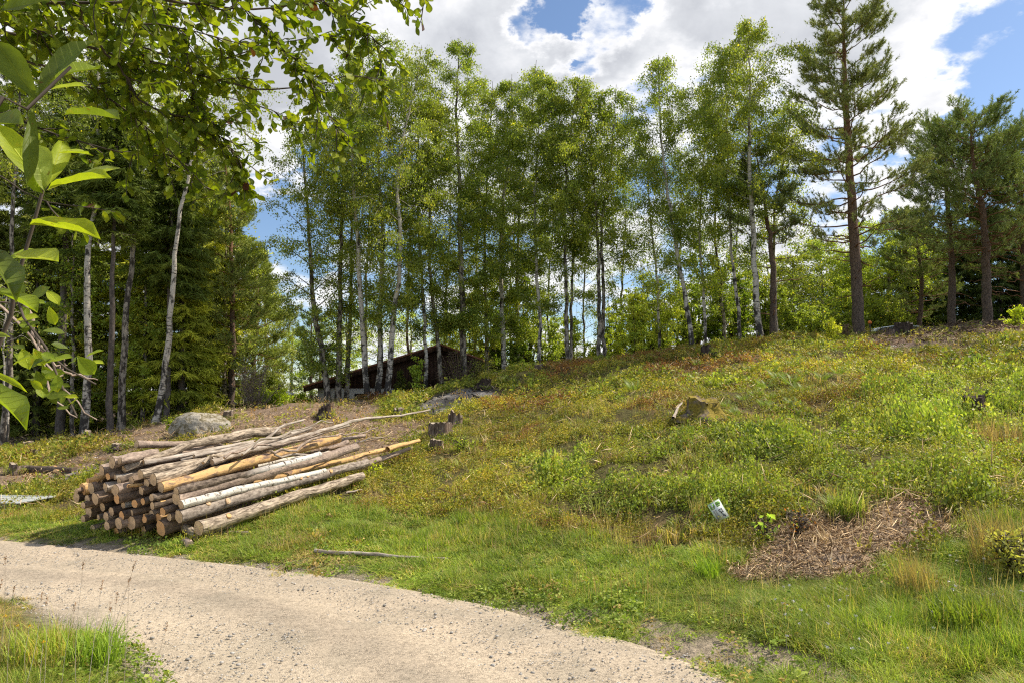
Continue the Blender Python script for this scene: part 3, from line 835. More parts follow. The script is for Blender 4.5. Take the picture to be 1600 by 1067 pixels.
litter(60000, 9, 26, lambda c, x, y: c['slash'] * .6 * (fbm(x / .8, y / .8, 15) > .42) + c['forest'] * .12, (.03, .26), (.003, .011))
litter(60000, 4.5, 9, lambda c, x, y: c['debris'] * 1.0, (.03, .22), (.0014, .006), lift=.06, flat_=.5)
litter(30000, 4.5, 9, lambda c, x, y: c['debris'] * 1.0, (.015, .06), (.004, .012), lift=.06)
litter(12000, 9, 26, lambda c, x, y: c['burn'] * 1.0, (.05, .4), (.008, .022), [(.02, .018, .017), (.07, .062, .056), (.25, .23, .20)], (4, 3, 2), .06)
litter(50000, 14, 30, lambda c, x, y: c['dirt'] * 1.0, (.05, .32), (.006, .022), [(.26, .19, .13), (.10, .07, .05), (.36, .28, .20)], (3, 4, 1.2), .07, .35)
litter(26000, 5, 24, lambda c, x, y: .20 * (c['road'] > .6) * (1 - c['grass']), (.06, .35), (.003, .008), lift=.15, flat_=.6)
litter(5000, 3, 9, lambda c, x, y: .5 * (c['road'] > -.1) * (c['road'] < .5), (.03, .16), (.001, .003), lift=.005, flat_=.05)
tag(lit.build('wood_debris', M_litter), 'brown twigs, bark chips and dry stalks strewn over the cleared ground', 'wood debris', kind='stuff')
# --- broad leaved weeds and clover mats mixed into the verge, reddish grass heads above
r = rng(303); wee = Soup()
for (D0, D1, N, ls) in [(2.8, 6.5, 5200, .030), (6.5, 11, 4200, .040)]:
    x, y = scatter(N, r, D0, D1, 1.0); c = classes(x, y); pt = fbm(x / .7, y / .7, 141, 3)
    k = (r.random(N) < c['grass'] * sstep(.46, .60, pt) * (c['road'] > -.12) * (1 - .7 * sandy(c['px'], c['py'], x, y))) ; x, y = x[k], y[k]; n = len(x); rs = c['road'][k]
    col = pick([(.13, .20, .035), (.19, .25, .06), (.09, .15, .03), (.24, .20, .08)], [4, 3, 3, 1], n, r) * r.uniform(.8, 1.2, (n, 1))
    for q in range(3):
        tv, tf, ti = tpl_leafy(16, r, 1.0, 1, .5); cen = tv.reshape(-1, 4, 3).mean(1, keepdims=True)
        tv2 = (cen + (tv.reshape(-1, 4, 3) - cen) * (ls / .14)).reshape(-1, 3); s_ = slice(q, n, 3)
        sz_ = r.uniform(.09, .19, n)
        V, F, K = instance(tv2, tf, np.stack([x, y, np.maximum(ground(x, y), np.where(rs < .1, 0, -9)) + .005], 1)[s_], r.uniform(0, 6.28, n)[s_], np.stack([sz_, sz_, sz_ * r.uniform(.4, .9, n)], 1)[s_], col[s_], r, ti, .2, slope=slope_at(x, y)[s_])
        wee.add(V, F, K)
# thin flowering grass stalks standing over verge and slope
x, y = scatter(5200, r, 4.2, 16, 1.0); c = classes(x, y); pt = fbm(x / .9, y / .9, 151, 3)
k = (r.random(5200) < sstep(.45, .62, pt) * (c['road'] > .35) * (1 - c['forest']) * (1 - c['burn']) * (1 - .7 * c['slash'])); x, y = x[k], y[k]; n = len(x)
tv, tf, ti = tpl_blades(5, r, 1.0, wdt=.011, bend=.35, foot=.6)
col = pick([(.30, .26, .13), (.26, .18, .10), (.22, .24, .09), (.36, .31, .18)], [3, 2, 3, 2], n, r)
V, F, K = instance(tv, tf, np.stack([x, y, ground(x, y)], 1), r.uniform(0, 6.28, n), np.stack([np.full(n, .17), np.full(n, .17), r.uniform(.16, .38, n)], 1), col, r, ti, .2, .12)
wee.add(V, F, K)
tag(wee.build('verge_weeds', M_cover), 'clover, plantain leaves and thin flowering stalks mixed through the verge and slope', 'weeds', kind='stuff')
# ------------------------------------------------------------------ trees
def trunk_path(pts_px, D, r, n=26, wob=.02):
    """photo pixels of the visible trunk -> real curve standing at distance D (with its root on the ground)"""
    px0 = pts_px[0][0]
    b0 = Gd(px0, D)
    pts = [b0 - [0, 0, .15]] + [P(q[0], q[1], D) for q in pts_px[1:]]
    pts = np.array(pts)
    dv = np.cumsum(r.normal(0, .12, len(pts))); dv -= dv[0]
    pts[:, 1] += dv
    p = catmull(pts, n)
    p[1:] += r.normal(0, wob, (n - 1, 3)) * [1, 1, 0]
    return p, b0
def along(path, t):
    s = np.r_[0, np.cumsum(np.linalg.norm(np.diff(path, axis=0), axis=1))]; s /= s[-1]
    return np.stack([np.interp(t, s, path[:, i]) for i in range(3)], -1)

TREEN = {'leaf': 0}
_p3 = rng(8).random((32, 32, 32))
def n3(p, s=1.0):
    q = np.asarray(p) / s; i = np.floor(q).astype(int); f = q - i; f = f * f * (3 - 2 * f); o = 0
    for a in (0, 1):
        for b_ in (0, 1):
            for c in (0, 1):
                o = o + _p3[(i[:, 0] + a) % 32, (i[:, 1] + b_) % 32, (i[:, 2] + c) % 32] * np.where(a, f[:, 0], 1 - f[:, 0]) * np.where(b_, f[:, 1], 1 - f[:, 1]) * np.where(c, f[:, 2], 1 - f[:, 2])
    return o
def crown_leaves(tw0, tw1, n, size, sig, r, colA, colB, hang=.5, aspect=.62, varc=.25, clumpy=False):
    """leaves scattered along twigs tw0->tw1 (with droop)"""
    k = r.integers(0, len(tw0), n); t = r.random(n)[:, None] ** .8
    c = tw0[k] * (1 - t) + tw1[k] * t
    c[:, 2] -= (t[:, 0] ** 2) * hang * .35
    c = c + r.normal(0, 1, (n, 3)) * sig * np.array([1, 1, .8])
    if clumpy:
        g = .65 * n3(c, .55) + .35 * n3(c, .26)
        kp = r.random(n) < .12 + .88 * sstep(.34, .56, g)
        c = c[kp]; k = k[kp]; n = len(c)
    V, F = leaves(c, size, r, down=hang, aspect=aspect)
    cv = r.random(len(tw0))[k][:, None]
    K = (np.array(colA) * (1 - cv) + np.array(colB) * cv) * r.normal(1, varc, (n, 1)).clip(.45, 1.7)
    yel = r.random(n) < .02
    K[yel] = (.42, .36, .05)
    return V, F, np.repeat(K, 4, 0)

def broadleaf(label, pts_px, D, wpx, cs=.35, Rpx=60, nleaf=14000, seed=0, bark=None, cat='tree', name='birch_tree', nlimb=36, colA=(.10, .14, .028), colB=(.18, .21, .045),
              rise=.75, hang=.6, lsz=.073, group=None, low=None, prof=None, wtop=.18):
    r = rng(seed + 1000)
    path, b0 = trunk_path(pts_px, D, r)
    H = path[-1, 2] - path[0, 2]
    r0 = .76 * wpx / 2 * D / FPX
    o = thing(name, b0, label, cat, group)
    A = Acc()
    tt = np.linspace(0, 1, len(path))
    rad = r0 * ((1 - tt) * (1 - wtop) + wtop * (1 - tt) ** .5) + .008
    rad[0] *= 1.35; rad[1] *= 1.08
    A.add(*tube(path, rad, 10, r, .05))
    Rr = Rpx * D / FPX
    tw0 = []; tw1 = []
    for i in range(nlimb):
        t = cs + (1 - cs) * ((i + r.random()) / nlimb) ** .9 * .97
        u = (t - cs) / (1 - cs)
        pf = (math.sin(math.pi * min(1, .25 + u * .78)) ** .8) if prof is None else prof(u)
        L = Rr * pf * r.uniform(.65, 1.15) + .2
        az = i * 2.39996 + r.normal(0, .4)
        s0 = along(path, t)
        up = rise * (.7 + .6 * u) * r.uniform(.7, 1.3)
        d = np.array([math.cos(az), math.sin(az), up])
        q = [s0, s0 + d * L * .4, s0 + d * L * .75 + [0, 0, -.02 * L], s0 + np.array([d[0], d[1], up * .75]) * L + [0, 0, -.12 * L]]
        cpts = catmull(q, 7)
        rb = max(.006, r0 * .28 * (1 - .75 * t))
        A.add(*tube(cpts, np.linspace(rb, .004, 7), 4, v0=3.5))
        ntw = 5 + int(3 * L)
        for j in range(ntw):
            v = .25 + .75 * (j + r.random()) / ntw
            a0 = along(cpts, v)
            a2 = az + r.normal(0, 1.0)
            l2 = L * .36 * r.uniform(.5, 1.2) + .15
            a1 = a0 + np.array([math.cos(a2), math.sin(a2), r.normal(.15, .3) - hang * .45]) * l2
            tw0.append(a0); tw1.append(a1)
            if j % 2 == 0: A.add(*tube(np.array([a0, (a0 + a1) / 2 + [0, 0, .03], a1]), [.006, .004, .002], 3, v0=3.5))
    if low:                                           # leafy epicormic sprays further down the stem
        for i in range(low):
            t = r.uniform(min(.24, cs * .6), cs + .05); s0 = along(path, t); az = r.uniform(0, 6.28); l2 = r.uniform(.4, 1.1)
            s1 = s0 + np.array([math.cos(az), math.sin(az), r.uniform(-.1, .6)]) * l2
            A.add(*tube(np.array([s0, (s0 + s1) / 2, s1]), [.012, .008, .004], 3, v0=3.5))
            for _ in range(3): tw0.append((s0 + s1) / 2); tw1.append(s1 + r.normal(0, .2, 3))
    A.build('trunk', bark or M_birch, o, b0)
    V, F, K = crown_leaves(np.array(tw0), np.array(tw1), int(nleaf * 1.35), lsz, .10, r, colA, colB, hang, clumpy=True)
    mk('crown', V, F, M_leaf, o, b0, col=K)
    TREEN['leaf'] += nleaf
    return o

def needles(cen, dirs, r, per=30, L=.09, W=.006, spread=.9, col=(.07, .11, .04), var=.25, cols=None):
    """bundles of needles radiating round shoots"""
    N = len(cen)
    c = np.repeat(cen, per, 0); d = np.repeat(dirs, per, 0)
    n = len(c)
    v = norm(d + r.normal(0, spread, (n, 3)))
    l = (L * r.uniform(.6, 1.2, n))[:, None]
    c = c + d * (r.random((n, 1)) - .4) * L * 1.6
    s = norm(np.cross(v, r.normal(0, 1, (n, 3)))) * W
    V = np.stack([c - s, c + s, c + v * l], 1).reshape(-1, 3)
    F = np.arange(n * 3).reshape(-1, 3)
    base = np.repeat(np.array(cols) if cols is not None else np.broadcast_to(col, (N, 3)), per, 0)
    K = base * r.normal(1, var, (n, 1)).clip(.4, 1.8)
    return V, F, np.repeat(K, 3, 0)

def pine(label, pts_px, D, wpx, cs, Rpx, seed, nbr=60, name='pine_tree', colA=(.08, .12, .05), colB=(.16, .20, .085), dead=6, prof=None, per=26, group=None, gap=0.0, rise0=.1):
    r = rng(seed + 2000)
    path, b0 = trunk_path(pts_px, D, r, 30, .015)
    r0 = wpx / 2 * D / FPX; Rr = Rpx * D / FPX
    o = thing(name, b0, label, 'tree', group)
    A = Acc(); tt = np.linspace(0, 1, len(path))
    rad = r0 * (1 - tt) ** .75 + .012; rad[0] *= 1.25
    A.add(*tube(path, rad, 12, r, .05))
    C0 = []; C1 = []
    for i in range(nbr):
        t = cs + (1 - cs) * (i + r.random()) / nbr * .98; u = (t - cs) / (1 - cs)
        pf = prof(u) if prof else (1 - u) ** .7 * (.55 + .6 * min(1, u * 3))
        L = Rr * pf * r.uniform(.6, 1.15) + .25
        az = i * 2.39996 + r.normal(0, .5); s0 = along(path, t)
        up = rise0 + .55 * u + r.normal(0, .12)
        d = np.array([math.cos(az), math.sin(az), up])
        q = catmull([s0, s0 + d * L * .45 + [0, 0, -.03 * L], s0 + d * L * .8 + [0, 0, .0], s0 + d * L + [0, 0, .12 * L]], 9)
        q[1:] += np.cumsum(r.normal(0, .028, (8, 3)), 0) * L
        A.add(*tube(q, np.linspace(max(.012, r0 * .22 * (1 - .6 * t)), .006, 9), 5, v0=8))
        nt_ = int((7 + 8 * L) * (.22 + 1.1 * min(1, u * 2.2)))
        for j in range(nt_):
            v = .35 + .65 * (j + r.random()) / nt_
            a0 = along(q, v); a2 = az + r.normal(0, .9); l2 = L * .26 * r.uniform(.4, 1.2) * (1.2 - .5 * v) + .1
            a1 = a0 + np.array([math.cos(a2), math.sin(a2), r.uniform(.05, .55)]) * l2
            A.add(*tube(np.array([a0, (a0 + a1) / 2 - [0, 0, .02], a1]), [.007, .005, .003], 3, v0=8))
            m_ = 3
            for k in range(m_):
                f = 1.05 - .25 * k
                cc_ = a0 * (1 - f) + a1 * f + r.normal(0, .07, 3) + [0, 0, .03]
                C0.append(cc_); C1.append((a1 - a0) / (np.linalg.norm(a1 - a0) + 1e-6) * .6 + [0, 0, .5])
    for i in range(dead):
        t = r.uniform(.12, cs + .05); az = r.uniform(0, 6.28); L = r.uniform(.5, 1.6); s0 = along(path, t)
        d = np.array([math.cos(az), math.sin(az), r.uniform(-.1, .35)])
        q = catmull([s0, s0 + d * L * .5, s0 + d * L + [0, 0, r.uniform(-.3, .1)]], 6); q[2:] += r.normal(0, .04, (4, 3))
        A.add(*tube(q, np.linspace(.022, .004, 6), 4, v0=8))
    A.build('trunk', M_pine, o, b0)
    C0 = np.array(C0); C1 = np.array(C1); cv = r.random((len(C0), 1))
    V, F, K = needles(C0, C1, r, int(per * 1.35), .12, .010, .75, cols=np.array(colA) * (1 - cv) + np.array(colB) * cv)
    mk('crown', V, F, M_needle, o, b0, col=K)
    TREEN['leaf'] += len(F)
    return o

def spruce(label, px, D, top_py, Rpx, wpx, seed, low=.06, colA=(.035, .06, .016), colB=(.085, .115, .025), name='spruce_tree', lean=0, nw=26, per=1.0, group=None, b_px=None):
    r = rng(seed + 3000)
    path, b0 = trunk_path([(px, 0), (px + lean * .5, (G(px, 660)[2] * 0 + 600 + top_py) / 2), (px + lean, top_py)], D, r, 22, .015)
    H = path[-1, 2] - path[0, 2]; Rr = Rpx * D / FPX; r0 = wpx / 2 * D / FPX
    o = thing(name, b0, label, 'tree', group)
    A = Acc(); tt = np.linspace(0, 1, len(path)); A.add(*tube(path, r0 * (1 - tt) + .01, 8, r, .04))
    cen = []; dr = []; kk = []
    for i in range(nw):
        t = low + (1 - low) * (i + r.random() * .6) / nw; u = (t - low) / (1 - low)
        for j in range(6):
            az = r.uniform(0, 6.28); L = Rr * ((1 - u) ** .8) * r.uniform(.7, 1.15) * (.6 + .4 * min(1, u * 5)) + .15
            s0 = along(path, t); dz = -.35 + .65 * u + r.normal(0, .06)
            d = np.array([math.cos(az), math.sin(az), dz])
            q = catmull([s0, s0 + d * L * .6, s0 + d * L + [0, 0, .10 * L]], 5)
            A.add(*tube(q, np.linspace(.016, .005, 5), 3, v0=2))
            dead = (u < .12 and r.random() < .5)
            m_ = int((14 + 34 * L) * per * (.15 if dead else 1)); v = r.uniform(.15, 1.02, m_)
            c = along(q, v)
            side = np.array([-math.sin(az), math.cos(az), 0]); sgn = r.choice([-1, 1], m_)
            wv_ = (1.1 - v) * L * .45 * r.random(m_)
            c = c + side * (sgn * wv_)[:, None]
            dd = np.array([math.cos(az), math.sin(az), 0]) * .5 + side * sgn[:, None] * .7 + np.array([0, 0, -1.0]) * r.uniform(.2, .9, (m_, 1))
            cen.append(c); dr.append(dd); kk.append(np.full(m_, r.random() ** 1.5 * .9) + .35 * v)
    A.build('trunk', M_spruce, o, b0)
    cen = np.concatenate(cen); dr = norm(np.concatenate(dr)); kk = np.concatenate(kk)[:, None]
    V, F, K = needles(cen, dr, r, 6, .23, .017, .34, cols=np.array(colA) * (1 - kk) + np.array(colB) * kk)
    mk('crown', V, F, M_needle, o, b0, col=K)
    TREEN['leaf'] += len(F)
    return o

def bush(label, px, D, wpx, hpx, n, seed, colA=(.10, .15, .03), colB=(.19, .23, .05), name='shrub', cat='shrub', lsz=.07, group=None, base=None, stems=9, bare=0.0, twigc=None, hang=.1):
    r = rng(seed + 4000)
    b0 = Gd(px, D) if base is None else np.array(base, float)
    Wd = wpx * D / FPX / 2; H = hpx * D / FPX
    o = thing(name, b0, label, cat, group)
    A = Acc(); t0 = []; t1 = []
    for i in range(stems):
        az = r.uniform(0, 6.28); q = r.random() ** .6
        top = b0 + [math.cos(az) * Wd * q * .8, math.sin(az) * Wd * q * .8, H * math.sqrt(max(.05, 1 - .75 * q * q)) * r.uniform(.75, .97)]
        p = catmull([b0 + r.normal(0, .05, 3) * [1, 1, 0] - [0, 0, .05], (b0 * .6 + top * .4) + r.normal(0, .06, 3) * Wd, top], 8)
        A.add(*tube(p, np.linspace(max(.012, H * .008), .004, 8), 4))
        for j in range(10 + int(bare * 10)):
            v = r.uniform(.15, 1); a0 = along(p, v); a1 = a0 + norm(np.array([r.normal(), r.normal(), r.normal() * .4 + .35])) * r.uniform(.12, .38) * max(Wd, .3)
            A.add(*tube(np.array([a0, (a0 + a1) / 2 + r.normal(0, .02, 3), a1]), [.006, .004, .002], 3))
            t0.append(a0); t1.append(a1)
    A.build('stem', twigc or M_twig, o, b0)
    if n:
        V, F, K = crown_leaves(np.array(t0), np.array(t1), n, lsz, .05 * max(Wd, .4) + .02, r, colA, colB, hang)
        mk('foliage', V, F, M_leaf, o, b0, col=K)
        TREEN['leaf'] += n
    return o

ORD = ['leftmost', 'second', 'third', 'fourth', 'fifth', 'sixth', 'seventh', 'eighth', 'ninth', 'tenth', 'eleventh', 'twelfth', 'thirteenth', 'fourteenth', 'fifteenth', 'sixteenth', 'seventeenth', 'eighteenth', 'nineteenth', 'twentieth',
       'twenty-first', 'twenty-second', 'twenty-third', 'twenty-fourth', 'twenty-fifth', 'twenty-sixth', 'twenty-seventh', 'twenty-eighth', 'twenty-ninth', 'thirtieth', 'thirty-first', 'thirty-second', 'thirty-third', 'thirty-fourth', 'thirty-fifth', 'thirty-sixth']
def rank(i, xs):
    k = int(np.argsort(np.argsort(np.array(xs, float), kind='stable'), kind='stable')[i])
    return ('leftmost of ' if k == 0 else 'rightmost of ' if k == len(xs) - 1 else ORD[k] + ' from left of ')
# ---- left forest edge
GREENA = (.10, .14, .03); GREENB = (.20, .225, .05)
broadleaf('straight white birch trunk with black marks, nearest of the left forest edge', [(135, 680), (138, 560), (141, 420), (150, 285), (158, 130), (165, -40)], 21, 15, .62, 75, 9000, 1)
broadleaf('rough dark barked birch just right of a thin grey trunk in the left forest', [(193, 662), (200, 540), (208, 400), (222, 270), (236, 120), (244, 0)], 22.5, 14, .6, 70, 9000, 2, bark=M_dbirch)
broadleaf('white birch leaning right above the grey boulder at the forest edge', [(243, 657), (262, 560), (275, 440), (288, 330), (318, 200), (342, 80)], 21.5, 13, .62, 85, 10000, 3)
broadleaf('slim grey birch trunk at the far left behind the sallow leaves', [(6, 700), (12, 620), (15, 500), (22, 250), (30, 60)], 20, 13, .6, 60, 6000, 4, bark=M_dbirch)
broadleaf('young white birch sapling at far left with a hand-thin stem', [(20, 700), (14, 650), (10, 590), (14, 480), (20, 400)], 19, 4, .5, 26, 1500, 5)
spruce('bare lower stemmed grey spruce between the two leftmost birches in front', 175, 21.5, 110, 55, 10, 1, low=.55, lean=18)
spruce('dark spruce with bare brown trunk left of the straight white birch', 98, 24, 90, 80, 14, 2, low=.42, lean=12)
spruce('thin spruce trunk close behind the leaning birch', 262, 23.5, 150, 70, 9, 3, low=.4, lean=10)
spl = [(40, 27, 60, 95), (150, 29, 70, 100), (215, 26.5, 130, 95), (300, 27, 190, 90), (340, 30, 230, 70), (-40, 25, 40, 110), (95, 33, 80, 100), (255, 32, 110, 95), (-110, 28, 60, 110), (310, 35, 210, 80), (190, 35, 100, 90), (20, 36, 60, 95), (-60, 34, 40, 100), (125, 25.5, 330, 60), (60, 24.5, 380, 55), (285, 24.5, 330, 60), (230, 24.5, 400, 50), (5, 25, 350, 60)]
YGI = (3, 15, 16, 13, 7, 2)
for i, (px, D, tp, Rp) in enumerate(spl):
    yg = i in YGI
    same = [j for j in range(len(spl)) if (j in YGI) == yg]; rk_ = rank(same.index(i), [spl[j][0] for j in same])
    spruce(rk_ + ['the dense dark spruces in the shaded left forest', 'the spruces coloured a sunlit yellow green with hanging boughs'][int(yg)], px, D, tp, Rp, 12, 10 + i, low=.04, group='spruces of the left forest' if not yg else 'spruces coloured as sunlit at the left forest edge',
           colA=(.07, .10, .018) if yg else (.035, .058, .014), colB=(.25, .28, .04) if yg else (.10, .12, .024), per=1.0)  # sunlight on the front spruces is put into their lighter needle colours
# pale airy pines and birch at the right edge of the forest
pine('soft pale green pine at the right edge of the dark forest', [(362, 640), (366, 480), (358, 330), (352, 250)], 27, 10, .12, 60, 1, nbr=60, colA=(.10, .145, .05), colB=(.19, .22, .085), dead=3, per=22)
pine('lower pale pine leaning over the grey brush right of the forest', [(395, 636), (400, 540), (405, 470), (398, 400)], 29, 8, .1, 58, 2, nbr=50, colA=(.12, .165, .06), colB=(.21, .25, .09), dead=3, per=20)
broadleaf('pale drooping birch crown at the edge of the open sky gap', [(418, 632), (420, 560), (415, 480), (408, 430)], 33, 8, .15, 38, 9000, 6, colA=(.15, .19, .06), colB=(.26, .28, .10), hang=.9)

# ---- the birch row behind the crest: label, trunk pixels, distance, width, crown start, crown radius, leaves, bark
ROW = [
    ('dark stemmed birch curving left at the low end of the cabin roof', [(515, 622), (500, 540), (487, 480), (481, 380), (479, 320), (470, 230), (462, 175)], 25.5, 13, .20, 70, 12000, M_dbirch, 4),
    ('dark birch upright just left of the forked roof end, second from the open gap', [(528, 616), (532, 520), (535, 400), (540, 260), (535, 130)], 26, 12, .38, 62, 12000, M_dbirch, 3),
    ('slim dark birch close beside the upright dark birch by the cabin', [(541, 618), (545, 500), (549, 400), (552, 250), (556, 150)], 26.5, 9, .42, 52, 9000, M_dbirch, 2),
    ('pinkish white birch tall and bare stemmed in front of the cabin roof', [(575, 606), (565, 480), (560, 360), (552, 250), (548, 170), (570, 70)], 24.5, 12, .55, 66, 15000, M_birch, 0),
    ('straight white birch, middle of the three pale stems before the cabin', [(592, 604), (594, 500), (598, 380), (590, 260), (596, 150), (604, 40)], 25, 11, .42, 72, 17000, M_birch, 3),
    ('white birch leaning right with a forked crown, rightmost pale stem before the cabin', [(604, 606), (616, 500), (627, 390), (622, 270), (640, 180), (662, 75)], 24.2, 12, .40, 75, 18000, M_birch, 3),
    ('thin grey birch crossing the right half of the cabin wall', [(668, 604), (662, 480), (655, 380), (652, 280), (655, 150)], 26, 8, .38, 60, 12000, M_birch, 3),
    ('slanting dark birch beside the tangle at the cabin gable', [(694, 600), (680, 500), (672, 420), (674, 300), (685, 160)], 26, 9, .38, 60, 11000, M_dbirch, 3),
    ('tallest thick birch of the row, rising above the others left of centre', [(726, 590), (722, 450), (718, 300), (714, 180), (718, 62)], 26.5, 15, .35, 72, 20000, M_dbirch, 4),
    ('double stemmed birch partly hidden beside the thick birch', [(762, 588), (759, 480), (757, 360), (765, 220), (770, 130)], 28, 9, .32, 62, 13000, M_dbirch, 3),
    ('birch with a sunlit white foot standing in a dark thicket near centre', [(788, 580), (785, 480), (783, 360), (796, 220), (800, 115)], 27, 11, .30, 68, 16000, M_birch, 4),
    ('slender dark birch with a full crown right of the white footed one', [(812, 578), (808, 460), (812, 330), (828, 200), (838, 95)], 28, 8, .28, 66, 16000, M_dbirch, 4),
    ('thin pale birch with a kinked stem in the middle of the crest', [(840, 576), (844, 500), (838, 420), (836, 340), (842, 200), (850, 105)], 26, 8, .38, 60, 14000, M_birch, 2),
    ('pair stemmed birch standing free with sky on both sides of its foot', [(888, 572), (885, 460), (884, 360), (888, 240), (905, 118)], 26, 9, .42, 58, 15000, M_dbirch, 0),
    ('close twin behind the free standing pair stemmed birch', [(893, 572), (893, 460), (897, 350), (880, 230), (872, 150)], 26.6, 6, .45, 46, 8000, M_dbirch, 0),
    ('grey green birch with forked upper stem right of the free standing pair', [(936, 566), (935, 450), (936, 360), (926, 250), (922, 130)], 26, 9, .42, 58, 14000, M_dbirch, 0),
    ('birch leaning right out of the forked pair near the crest middle', [(944, 566), (942, 450), (940, 350), (955, 240), (960, 140)], 26.5, 8, .45, 54, 12000, M_dbirch, 0),
    ('thin birch pole with few leaves left of the tall gap birch', [(1032, 552), (1025, 440), (1012, 330), (1010, 230)], 27, 6, .3, 42, 6000, M_birch, 3),
    ('tall birch leaning left with bright crown beside the open cloud gap', [(1084, 546), (1072, 460), (1058, 380), (1044, 290), (1036, 190), (1032, 82)], 24.5, 10, .42, 62, 15000, M_birch, 2),
    ('very thin pale birch between the leaning birch and the big white birch', [(1105, 540), (1099, 450), (1093, 370), (1100, 260), (1105, 130)], 26, 6, .45, 50, 9000, M_birch, 2),
    ('slim white birch pole close left of the big white birch', [(1160, 532), (1152, 450), (1146, 370), (1140, 280), (1135, 140), (1120, 70)], 25, 7, .5, 56, 11000, M_birch, 1),
    ('big bright white birch with the tallest crown right of centre', [(1188, 530), (1182, 440), (1178, 350), (1172, 230), (1172, 130), (1168, 28)], 24, 13, .46, 82, 19000, M_birch, 0),
    ('dark thin birch in the thicket behind the big white birch', [(1135, 534), (1128, 440), (1120, 360), (1125, 240), (1112, 150)], 28, 7, .25, 55, 9000, M_dbirch, 3),
    ('leafy birch whose crown reaches toward the tall pine', [(1215, 520), (1212, 420), (1214, 320), (1232, 230), (1240, 150)], 26.5, 7, .45, 48, 8000, M_dbirch, 0),
]
for i, (lb, pts, D, wp, cs, Rp, nl, bk, low) in enumerate(ROW):
    gA = (.095, .135, .028) if i % 3 else (.085, .12, .03)
    broadleaf(lb, pts, D, wp, cs * .86, Rp * 1.06, int(nl * (2.4 if 7 <= i <= 12 else 1.85)), 100 + i, bk, low=low * 5 + 4, colA=gA, colB=(.21, .235, .05) if i % 2 else (.17, .205, .045), hang=.65 + .3 * (i % 2))
# thinner background stems of the same wood
bgs = [(575, 35, 200, 6, 50), (640, 33, 150, 6, 55), (700, 36, 170, 6, 50), (745, 34, 180, 7, 60), (800, 36, 210, 6, 60), (860, 35, 200, 5, 50), (915, 36, 250, 5, 45), (975, 33, 260, 6, 45), (1060, 35, 230, 6, 45), (1150, 36, 240, 6, 50)]
for i, (px, D, tp, wp, Rp) in enumerate(bgs):
    broadleaf(rank(i, [q[0] for q in bgs]) + 'the thin background birches behind the row', [(px, 0), (px - 3, 470), (px + 4, 330), (px, tp)], D, wp, .25, Rp, 7500, 200 + i, M_dbirch, low=8, group='thin background birches behind the row', colA=(.08, .12, .028), colB=(.15, .19, .045))

# ---- right hand side
pine('slim reddish pine with a sparse crown between the big birch and the tall pine', [(1209, 520), (1208, 440), (1204, 370), (1197, 300), (1188, 230)], 24.5, 10, .42, 52, 3, nbr=26, colA=(.07, .10, .045), colB=(.12, .15, .065), per=18)
P1 = pine('tall Scots pine towering alone above the crest on the right', [(1346, 512), (1338, 390), (1333, 290), (1327, 180), (1322, 90), (1318, -12)], 23.5, 17.5, .24, 80, 4, nbr=78, dead=12, per=21, colA=(.09, .12, .055), colB=(.18, .205, .095),
          prof=lambda u: np.interp(u, [0, .12, .35, .6, .8, 1], [.9, .95, 1.0, .85, .62, .22]))
pine('broad pine right of the tall one with a single bare lower stem', [(1491, 508), (1490, 430), (1487, 350), (1482, 270), (1478, 195)], 27, 11, .33, 82, 5, nbr=64, dead=10, per=15, prof=lambda u: np.interp(u, [0, .2, .6, 1], [.8, 1.0, .8, .25]))
pine('dense pine with a dark forked stem near the right edge', [(1548, 504), (1538, 420), (1528, 340), (1518, 270), (1510, 190)], 25.5, 14, .33, 88, 6, nbr=70, dead=12, per=15, prof=lambda u: np.interp(u, [0, .2, .6, 1], [.9, 1.0, .75, .25]))
pine('pine whose crown is cut by the right edge of the view', [(1608, 500), (1604, 400), (1598, 320), (1590, 240)], 27, 12, .25, 88, 7, nbr=66, dead=6, per=24, prof=lambda u: np.interp(u, [0, .2, .6, 1], [.9, 1.0, .8, .3]))
pine('low hidden pine behind the broad pine on the right', [(1440, 500), (1438, 440), (1434, 380), (1430, 330)], 31, 7, .15, 48, 8, nbr=40, dead=3, per=22)
def bgtree(lb, px, D, top, Rp, n, s, a, b_, grp=None, cs=.08, nl=34):
    broadleaf(lb, [(px, 0), (px + 2, (520 + top) / 2), (px - 2, top)], D, 8, cs, Rp, n, 300 + s, M_dbirch, nlimb=nl, colA=a, colB=b_, rise=.45, hang=.35, lsz=.095, name='broadleaf_tree', group=grp, prof=lambda u: math.sin(math.pi * (.18 + .80 * u)) ** .6)
bgtree('pale green broadleaf tree directly behind the tall pine trunk', 1385, 34, 345, 62, 20000, 1, (.15, .20, .045), (.26, .30, .07))
bgtree('bright broadleaf tree left of the tall pine, with white stems showing', 1285, 34, 375, 58, 18000, 2, (.13, .18, .04), (.24, .28, .07))
bgtree('round leafy tree between the two bright broadleaf trees', 1330, 37, 400, 48, 13000, 3, (.12, .16, .035), (.21, .25, .06))
bgtree('olive green tree in the thicket right of the reddish pine', 1240, 32, 400, 42, 10000, 4, (.09, .12, .03), (.17, .19, .05))
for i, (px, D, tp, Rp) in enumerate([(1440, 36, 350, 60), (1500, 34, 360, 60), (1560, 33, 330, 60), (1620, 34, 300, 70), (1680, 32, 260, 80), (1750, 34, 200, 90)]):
    spruce(rank(i, [1440, 1500, 1560, 1620, 1680, 1750]) + 'the dark spruces in deep shade behind the right pines', px, D, tp, Rp, 10, 50 + i, low=.02, group='dark spruces behind the right pines', nw=28, colA=(.022, .04, .014), colB=(.05, .075, .022), per=.9)
